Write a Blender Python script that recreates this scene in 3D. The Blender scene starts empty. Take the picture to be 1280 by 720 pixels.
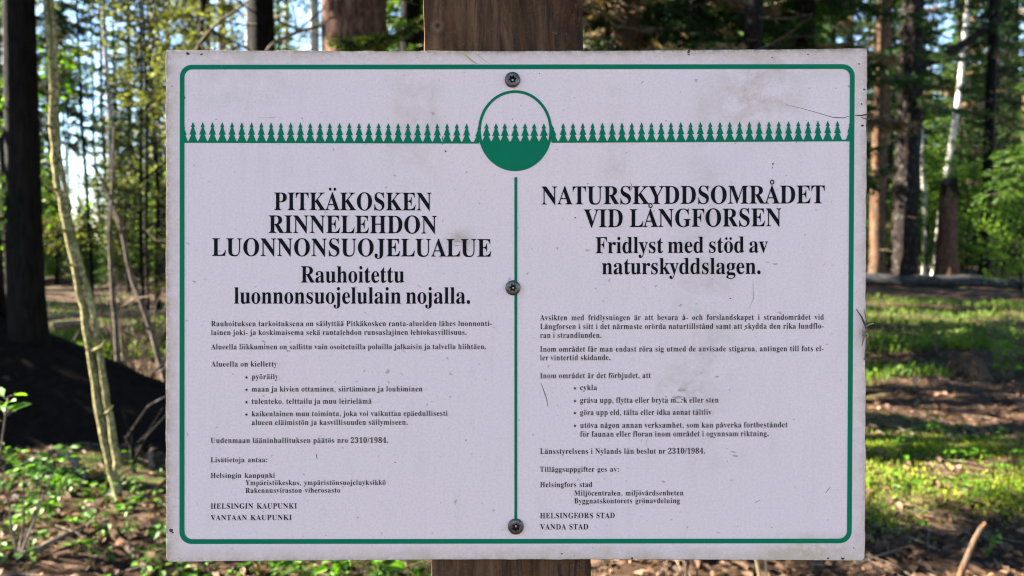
import bpy, bmesh, math, random
import numpy as np
from mathutils import Vector, Matrix, Euler

random.seed(7)
RNG = np.random.default_rng(11)
SC = bpy.context.scene
COL = SC.collection
R = math.radians

# ------------------------------------------------------------------ camera, sky, sun, exposure
EYE = Vector((0.0, 0.0, 1.35))
PITCH = R(3.5)
cam_d = bpy.data.cameras.new('camera')
cam_d.sensor_width = 36.0
cam_d.lens = 28.0
cam_d.clip_start = 0.02
cam_d.clip_end = 1500.0
cam_d.dof.use_dof = True
cam_d.dof.focus_distance = 0.682
cam_d.dof.aperture_fstop = 8.0
cam_d.dof.aperture_blades = 0
camera = bpy.data.objects.new('camera', cam_d)
COL.objects.link(camera)
camera.location = EYE
camera.rotation_euler = (R(90) - PITCH, 0, 0)
SC.camera = camera

SUN_EL = R(36)
SUN_AZ = R(-81)                                   # clockwise from +Y: the sun stands to the left, a little behind the sign
TO_SUN = Vector((math.sin(SUN_AZ) * math.cos(SUN_EL), math.cos(SUN_AZ) * math.cos(SUN_EL), math.sin(SUN_EL)))
world = bpy.data.worlds.new('World')
SC.world = world
world.use_nodes = True
wn = world.node_tree
bg = wn.nodes['Background']
sky = wn.nodes.new('ShaderNodeTexSky')
sky.sky_type = 'NISHITA'
sky.sun_disc = False
sky.sun_elevation = SUN_EL
sky.sun_rotation = SUN_AZ
sky.air_density = 1.0
sky.dust_density = 0.0
sky.ozone_density = 3.2
wn.links.new(sky.outputs[0], bg.inputs[0])
bg.inputs[1].default_value = 0.05
sun_d = bpy.data.lights.new('sun', 'SUN')
sun_d.energy = 5.0
sun_d.angle = R(0.5)
sun_d.color = (1.0, 0.92, 0.78)
sun = bpy.data.objects.new('sun', sun_d)
COL.objects.link(sun)
sun.rotation_euler = TO_SUN.to_track_quat('Z', 'Y').to_euler()
sun.location = (-20, 4, 25)

SC.view_settings.view_transform = 'Standard'
SC.view_settings.look = 'None'
SC.view_settings.gamma = 1.0
SC.view_settings.exposure = 3.5
SC.view_settings.use_curve_mapping = False
SC.render.engine = 'CYCLES'
SC.cycles.max_bounces = 4
SC.cycles.diffuse_bounces = 2
SC.cycles.glossy_bounces = 2
SC.cycles.transmission_bounces = 3
SC.cycles.use_denoising = True
SC.cycles.filter_width = 1.15

# ------------------------------------------------------------------ helpers
FPX = 28.0 / 36.0 * 1280.0                          # focal length in photo pixels
CP, SP = math.cos(PITCH), math.sin(PITCH)
RIGHT = Vector((1, 0, 0)); FWD = Vector((0, CP, -SP)); UP = Vector((0, SP, CP))


def hgt(x, y):
    """Height of the forest floor."""
    a = 0.05 * np.sin(x * 0.9 + 1.3) * np.cos(y * 0.7 - 0.4) + 0.035 * np.sin(x * 2.1 + y * 1.7) + 0.018 * np.sin(x * 4.3 - y * 3.1 + 2)
    far = np.clip((y - 24) / 60.0, 0, 1)
    return a * np.clip(np.hypot(x, y) / 4.0, 0.25, 1) + far * 1.2


def h1(x, y):
    return float(hgt(np.float64(x), np.float64(y)))


def at(px, py, d):
    """World point seen at a photo pixel, at forward distance d."""
    return EYE + FWD * d + RIGHT * ((px - 640) / FPX * d) - UP * ((py - 360) / FPX * d)


def gx(px, d):
    return (px - 640) / FPX * d


def on_ground(px, py):
    d = at(px, py, 1.0) - EYE
    t = -EYE.z / d.z
    p = EYE + d * t
    p.z = h1(p.x, p.y)
    return p


def tag(o, label=None, cat=None, group=None, kind=None):
    if label: o['label'] = label
    if cat: o['category'] = cat
    if group: o['group'] = group
    if kind: o['kind'] = kind
    return o


def empty(name, loc=(0, 0, 0), rz=0.0):
    o = bpy.data.objects.new(name, None)
    o.empty_display_size = 0.1
    COL.objects.link(o)
    o.location = loc
    o.rotation_euler = (0, 0, rz)
    return o


class MB:
    """Collects vertices and faces and links them as ONE mesh object."""
    def __init__(self):
        self.v = []; self.n = 0; self.f = {}

    def add(self, verts, faces, mat=0):
        verts = np.asarray(verts, dtype=np.float64).reshape(-1, 3)
        faces = np.asarray(faces, dtype=np.int64)
        k = faces.shape[1]
        self.f.setdefault(k, []).append((faces + self.n, mat))
        self.v.append(verts); self.n += len(verts)

    def poly(self, pts, mat=0):
        self.add(pts, [list(range(len(pts)))], mat)

    def quads(self, q, mat=0):
        q = np.asarray(q)
        n = len(q)
        if n == 0: return
        self.add(q.reshape(-1, 3), np.arange(n * 4).reshape(n, 4), mat)

    def tube(self, path, radii, seg=8, mat=0, rough=0.0, cap=True, seed=0):
        path = np.asarray([list(p) for p in path], dtype=np.float64)
        m = len(path)
        radii = np.broadcast_to(np.asarray(radii, dtype=np.float64), (m,))
        tg = np.gradient(path, axis=0)
        tg /= np.linalg.norm(tg, axis=1, keepdims=True) + 1e-12
        ref = np.array([1.0, 0, 0]) if abs(tg[:, 0]).mean() < 0.8 else np.array([0, 1.0, 0])
        a = np.cross(tg, ref); a /= np.linalg.norm(a, axis=1, keepdims=True) + 1e-12
        b = np.cross(tg, a)
        th = np.linspace(0, 2 * math.pi, seg, endpoint=False)
        rr = radii[:, None] * np.ones((m, seg))
        if rough:
            g = np.random.default_rng(seed + m)
            rr = rr * (1 + rough * g.normal(0, 1, (m, seg)) * 0.6 + rough * g.normal(0, 1, (1, seg)))
        V = path[:, None, :] + rr[..., None] * (np.cos(th)[None, :, None] * a[:, None, :] + np.sin(th)[None, :, None] * b[:, None, :])
        idx = np.arange(m * seg).reshape(m, seg)
        F = np.stack([idx[:-1], np.roll(idx, -1, 1)[:-1], np.roll(idx, -1, 1)[1:], idx[1:]], -1).reshape(-1, 4)
        self.add(V.reshape(-1, 3), F, mat)
        if cap:
            self.poly(V[-1], mat)
            self.poly(V[0][::-1], mat)

    def mesh(self, name, mats, smooth=True):
        me = bpy.data.meshes.new(name)
        V = np.concatenate(self.v) if self.v else np.zeros((0, 3))
        loops, starts, totals, mi = [], [], [], []
        c = 0
        for k, lst in self.f.items():
            for F, m in lst:
                loops.append(F.ravel()); nf = len(F)
                starts.append(c + np.arange(nf) * k); totals.append(np.full(nf, k)); mi.append(np.full(nf, m))
                c += nf * k
        L = np.concatenate(loops); S = np.concatenate(starts); T = np.concatenate(totals); M = np.concatenate(mi)
        me.vertices.add(len(V)); me.vertices.foreach_set('co', V.ravel())
        me.loops.add(len(L)); me.loops.foreach_set('vertex_index', L.astype(np.int32))
        me.polygons.add(len(S)); me.polygons.foreach_set('loop_start', S.astype(np.int32))
        me.polygons.foreach_set('loop_total', T.astype(np.int32))
        me.polygons.foreach_set('material_index', M.astype(np.int32))
        me.polygons.foreach_set('use_smooth', np.full(len(S), smooth))
        for m in (mats if isinstance(mats, (list, tuple)) else [mats]): me.materials.append(m)
        me.update(); me.validate()
        return me

    def build(self, name, mats, parent=None, smooth=True, loc=None):
        o = bpy.data.objects.new(name, self.mesh(name, mats, smooth))
        COL.objects.link(o)
        if parent is not None: o.parent = parent
        if loc is not None: o.location = loc
        return o


def copy_tree(o, parent=None):
    c = o.copy(); COL.objects.link(c)
    c.parent = parent
    for ch in o.children: copy_tree(ch, c)
    return c


# ------------------------------------------------------------------ materials
class NT:
    def __init__(self, name):
        self.m = bpy.data.materials.new(name); self.m.use_nodes = True
        self.t = self.m.node_tree; self.bsdf = self.t.nodes['Principled BSDF']; self.out = self.t.nodes['Material Output']

    def n(self, typ, **kw):
        x = self.t.nodes.new('ShaderNode' + typ)
        for k, v in kw.items():
            if k in x.inputs: x.inputs[k].default_value = v
            else: setattr(x, k, v)
        return x

    def l(self, a, b): self.t.links.new(a, b)

    def coords(self, kind='Object', scale=(1, 1, 1)):
        c = self.n('TexCoord'); mp = self.n('Mapping'); mp.inputs['Scale'].default_value = scale
        self.l(c.outputs[kind], mp.inputs[0]); return mp.outputs[0]

    def noise(self, vec, scale, detail=4.0, rough=0.55, dist=0.0):
        x = self.n('TexNoise'); x.inputs['Scale'].default_value = scale; x.inputs['Detail'].default_value = detail
        x.inputs['Roughness'].default_value = rough; x.inputs['Distortion'].default_value = dist
        self.l(vec, x.inputs['Vector']); return x.outputs['Fac']

    def ramp(self, fac, stops, interp='LINEAR'):
        x = self.n('ValToRGB'); cr = x.color_ramp; cr.interpolation = interp
        while len(cr.elements) < len(stops): cr.elements.new(0.5)
        for e, (p, c) in zip(cr.elements, stops):
            e.position = p; e.color = (*c, 1) if not isinstance(c, (int, float)) else (c, c, c, 1)
        self.l(fac, x.inputs[0]); return x.outputs[0]

    def mix(self, fac, a, b, blend='MIX'):
        x = self.n('MixRGB'); x.blend_type = blend
        for s, v in ((0, fac), (1, a), (2, b)):
            if hasattr(v, 'is_output'): self.l(v, x.inputs[s])
            elif s == 0: x.inputs[0].default_value = v
            else: x.inputs[s].default_value = (*v, 1)
        return x.outputs[0]

    def math(self, op, a, b=0.0):
        x = self.n('Math'); x.operation = op
        for s, v in ((0, a), (1, b)):
            if hasattr(v, 'is_output'): self.l(v, x.inputs[s])
            else: x.inputs[s].default_value = v
        return x.outputs[0]

    def bump(self, fac, strength=0.5, dist=0.01):
        x = self.n('Bump'); x.inputs['Strength'].default_value = strength; x.inputs['Distance'].default_value = dist
        self.l(fac, x.inputs['Height']); self.l(x.outputs[0], self.bsdf.inputs['Normal'])

    def base(self, c, rough=0.8, spec=0.3):
        if hasattr(c, 'is_output'): self.l(c, self.bsdf.inputs['Base Color'])
        else: self.bsdf.inputs['Base Color'].default_value = (*c, 1)
        self.bsdf.inputs['Roughness'].default_value = rough
        self.bsdf.inputs['Specular IOR Level'].default_value = spec
        return self.m


def mat_bark(name, dark, light, lichen=None, vert=0.25, scale=28.0, lich_amt=0.62, bump=1.0):
    t = NT(name)
    v = t.coords('Object', (1, 1, vert))
    n1 = t.noise(v, scale, 6, 0.65, 0.8)
    n2 = t.noise(v, scale * 0.2, 3)
    c = t.ramp(n1, [(0.40, dark), (0.5, tuple((a + b) / 2 for a, b in zip(dark, light))), (0.62, light)])
    c = t.mix(t.ramp(n2, [(0.35, 0.0), (0.7, 0.55)]), c, tuple(x * 0.55 for x in dark))
    if lichen:
        n3 = t.noise(t.coords('Object', (1, 1, 0.7)), 9.0, 6, 0.7)
        c = t.mix(t.ramp(n3, [(lich_amt - 0.05, 0.0), (lich_amt + 0.06, 0.8)]), c, lichen)
    t.bump(n1, bump, 0.45 / scale)
    return t.base(c, 0.92, 0.10)


def mat_leaf(name, c1, c2, trans=0.4, nscale=2.5, rough=0.6):
    t = NT(name)
    v = t.coords('Object')
    n = t.noise(v, nscale, 4, 0.7)
    oi = t.n('ObjectInfo')
    geo = t.n('NewGeometry')
    f = t.math('ADD', t.math('MULTIPLY', n, 0.6), t.math('MULTIPLY', geo.outputs['Random Per Island'], 0.4))
    f = t.math('ADD', f, t.math('MULTIPLY', t.math('SUBTRACT', oi.outputs['Random'], 0.5), 0.22))
    c = t.ramp(f, [(0.25, c1), (0.75, c2)])
    t.base(c, rough, 0.25)
    tr = t.n('BsdfTranslucent')
    tc = t.mix(1.0, c, (1.25, 1.3, 0.55), 'MULTIPLY')
    t.l(tc, tr.inputs[0])
    mx = t.n('MixShader'); mx.inputs[0].default_value = trans
    t.l(t.bsdf.outputs[0], mx.inputs[1]); t.l(tr.outputs[0], mx.inputs[2]); t.l(mx.outputs[0], t.out.inputs[0])
    return t.m


M = {}
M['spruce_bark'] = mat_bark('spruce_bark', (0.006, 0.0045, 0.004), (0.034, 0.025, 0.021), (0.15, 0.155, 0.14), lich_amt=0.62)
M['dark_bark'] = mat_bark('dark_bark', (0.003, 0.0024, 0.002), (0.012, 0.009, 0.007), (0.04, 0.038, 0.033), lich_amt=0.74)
M['red_bark'] = mat_bark('red_bark', (0.030, 0.015, 0.009), (0.16, 0.085, 0.055), (0.16, 0.15, 0.12), lich_amt=0.74, scale=34)
M['pine_bark'] = mat_bark('pine_bark', (0.025, 0.014, 0.009), (0.19, 0.095, 0.045), (0.06, 0.05, 0.04), lich_amt=0.52)
M['rowan_bark'] = mat_bark('rowan_bark', (0.045, 0.038, 0.012), (0.43, 0.36, 0.165), (0.085, 0.08, 0.025), lich_amt=0.58, scale=75, vert=0.8, bump=0.7)
M['dead_wood'] = mat_bark('dead_wood', (0.05, 0.036, 0.026), (0.23, 0.18, 0.135), None, vert=0.3, scale=70, bump=0.6)
M['log_bark'] = mat_bark('log_bark', (0.012, 0.011, 0.012), (0.06, 0.057, 0.060), (0.05, 0.08, 0.02), lich_amt=0.62, vert=1.0)
M['birch_bark'] = None
t = NT('birch_bark')
v = t.coords('Object', (1.2, 1.2, 5.0))
n1 = t.noise(v, 5.0, 5, 0.7)
n2 = t.noise(t.coords('Object', (1, 1, 0.5)), 2.2, 3)
c = t.ramp(n1, [(0.36, (0.04, 0.035, 0.03)), (0.44, (0.42, 0.40, 0.35)), (0.8, (0.60, 0.58, 0.53))])
c = t.mix(t.ramp(n2, [(0.55, 0.0), (0.7, 0.55)]), c, (0.16, 0.15, 0.12))
t.bump(n1, 0.4, 0.01)
M['birch_bark'] = t.base(c, 0.75, 0.2)
M['moss'] = mat_leaf('moss', (0.02, 0.05, 0.004), (0.25, 0.29, 0.025), 0.25, 6.0, 0.9)
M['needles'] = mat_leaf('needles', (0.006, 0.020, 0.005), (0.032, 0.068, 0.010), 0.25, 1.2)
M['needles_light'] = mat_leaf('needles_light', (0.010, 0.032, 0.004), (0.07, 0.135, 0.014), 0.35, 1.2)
M['dead_needles'] = mat_leaf('dead_needles', (0.10, 0.065, 0.035), (0.30, 0.21, 0.12), 0.25, 3.0, 0.8)
M['spring_leaf'] = mat_leaf('spring_leaf', (0.020, 0.058, 0.004), (0.14, 0.25, 0.018), 0.5, 1.5)
M['olive_leaf'] = mat_leaf('olive_leaf', (0.024, 0.030, 0.008), (0.17, 0.18, 0.045), 0.45, 1.5)
M['plant_leaf'] = mat_leaf('plant_leaf', (0.018, 0.075, 0.004), (0.13, 0.27, 0.018), 0.45, 9.0, 0.45)
M['grass'] = mat_leaf('grass', (0.009, 0.030, 0.003), (0.12, 0.19, 0.018), 0.4, 2.0)
M['dry_leaf'] = mat_leaf('dry_leaf', (0.016, 0.008, 0.005), (0.21, 0.118, 0.066), 0.15, 14.0, 0.75)
M['straw'] = mat_leaf('straw', (0.22, 0.16, 0.08), (0.50, 0.40, 0.24), 0.3, 12.0, 0.7)

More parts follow.
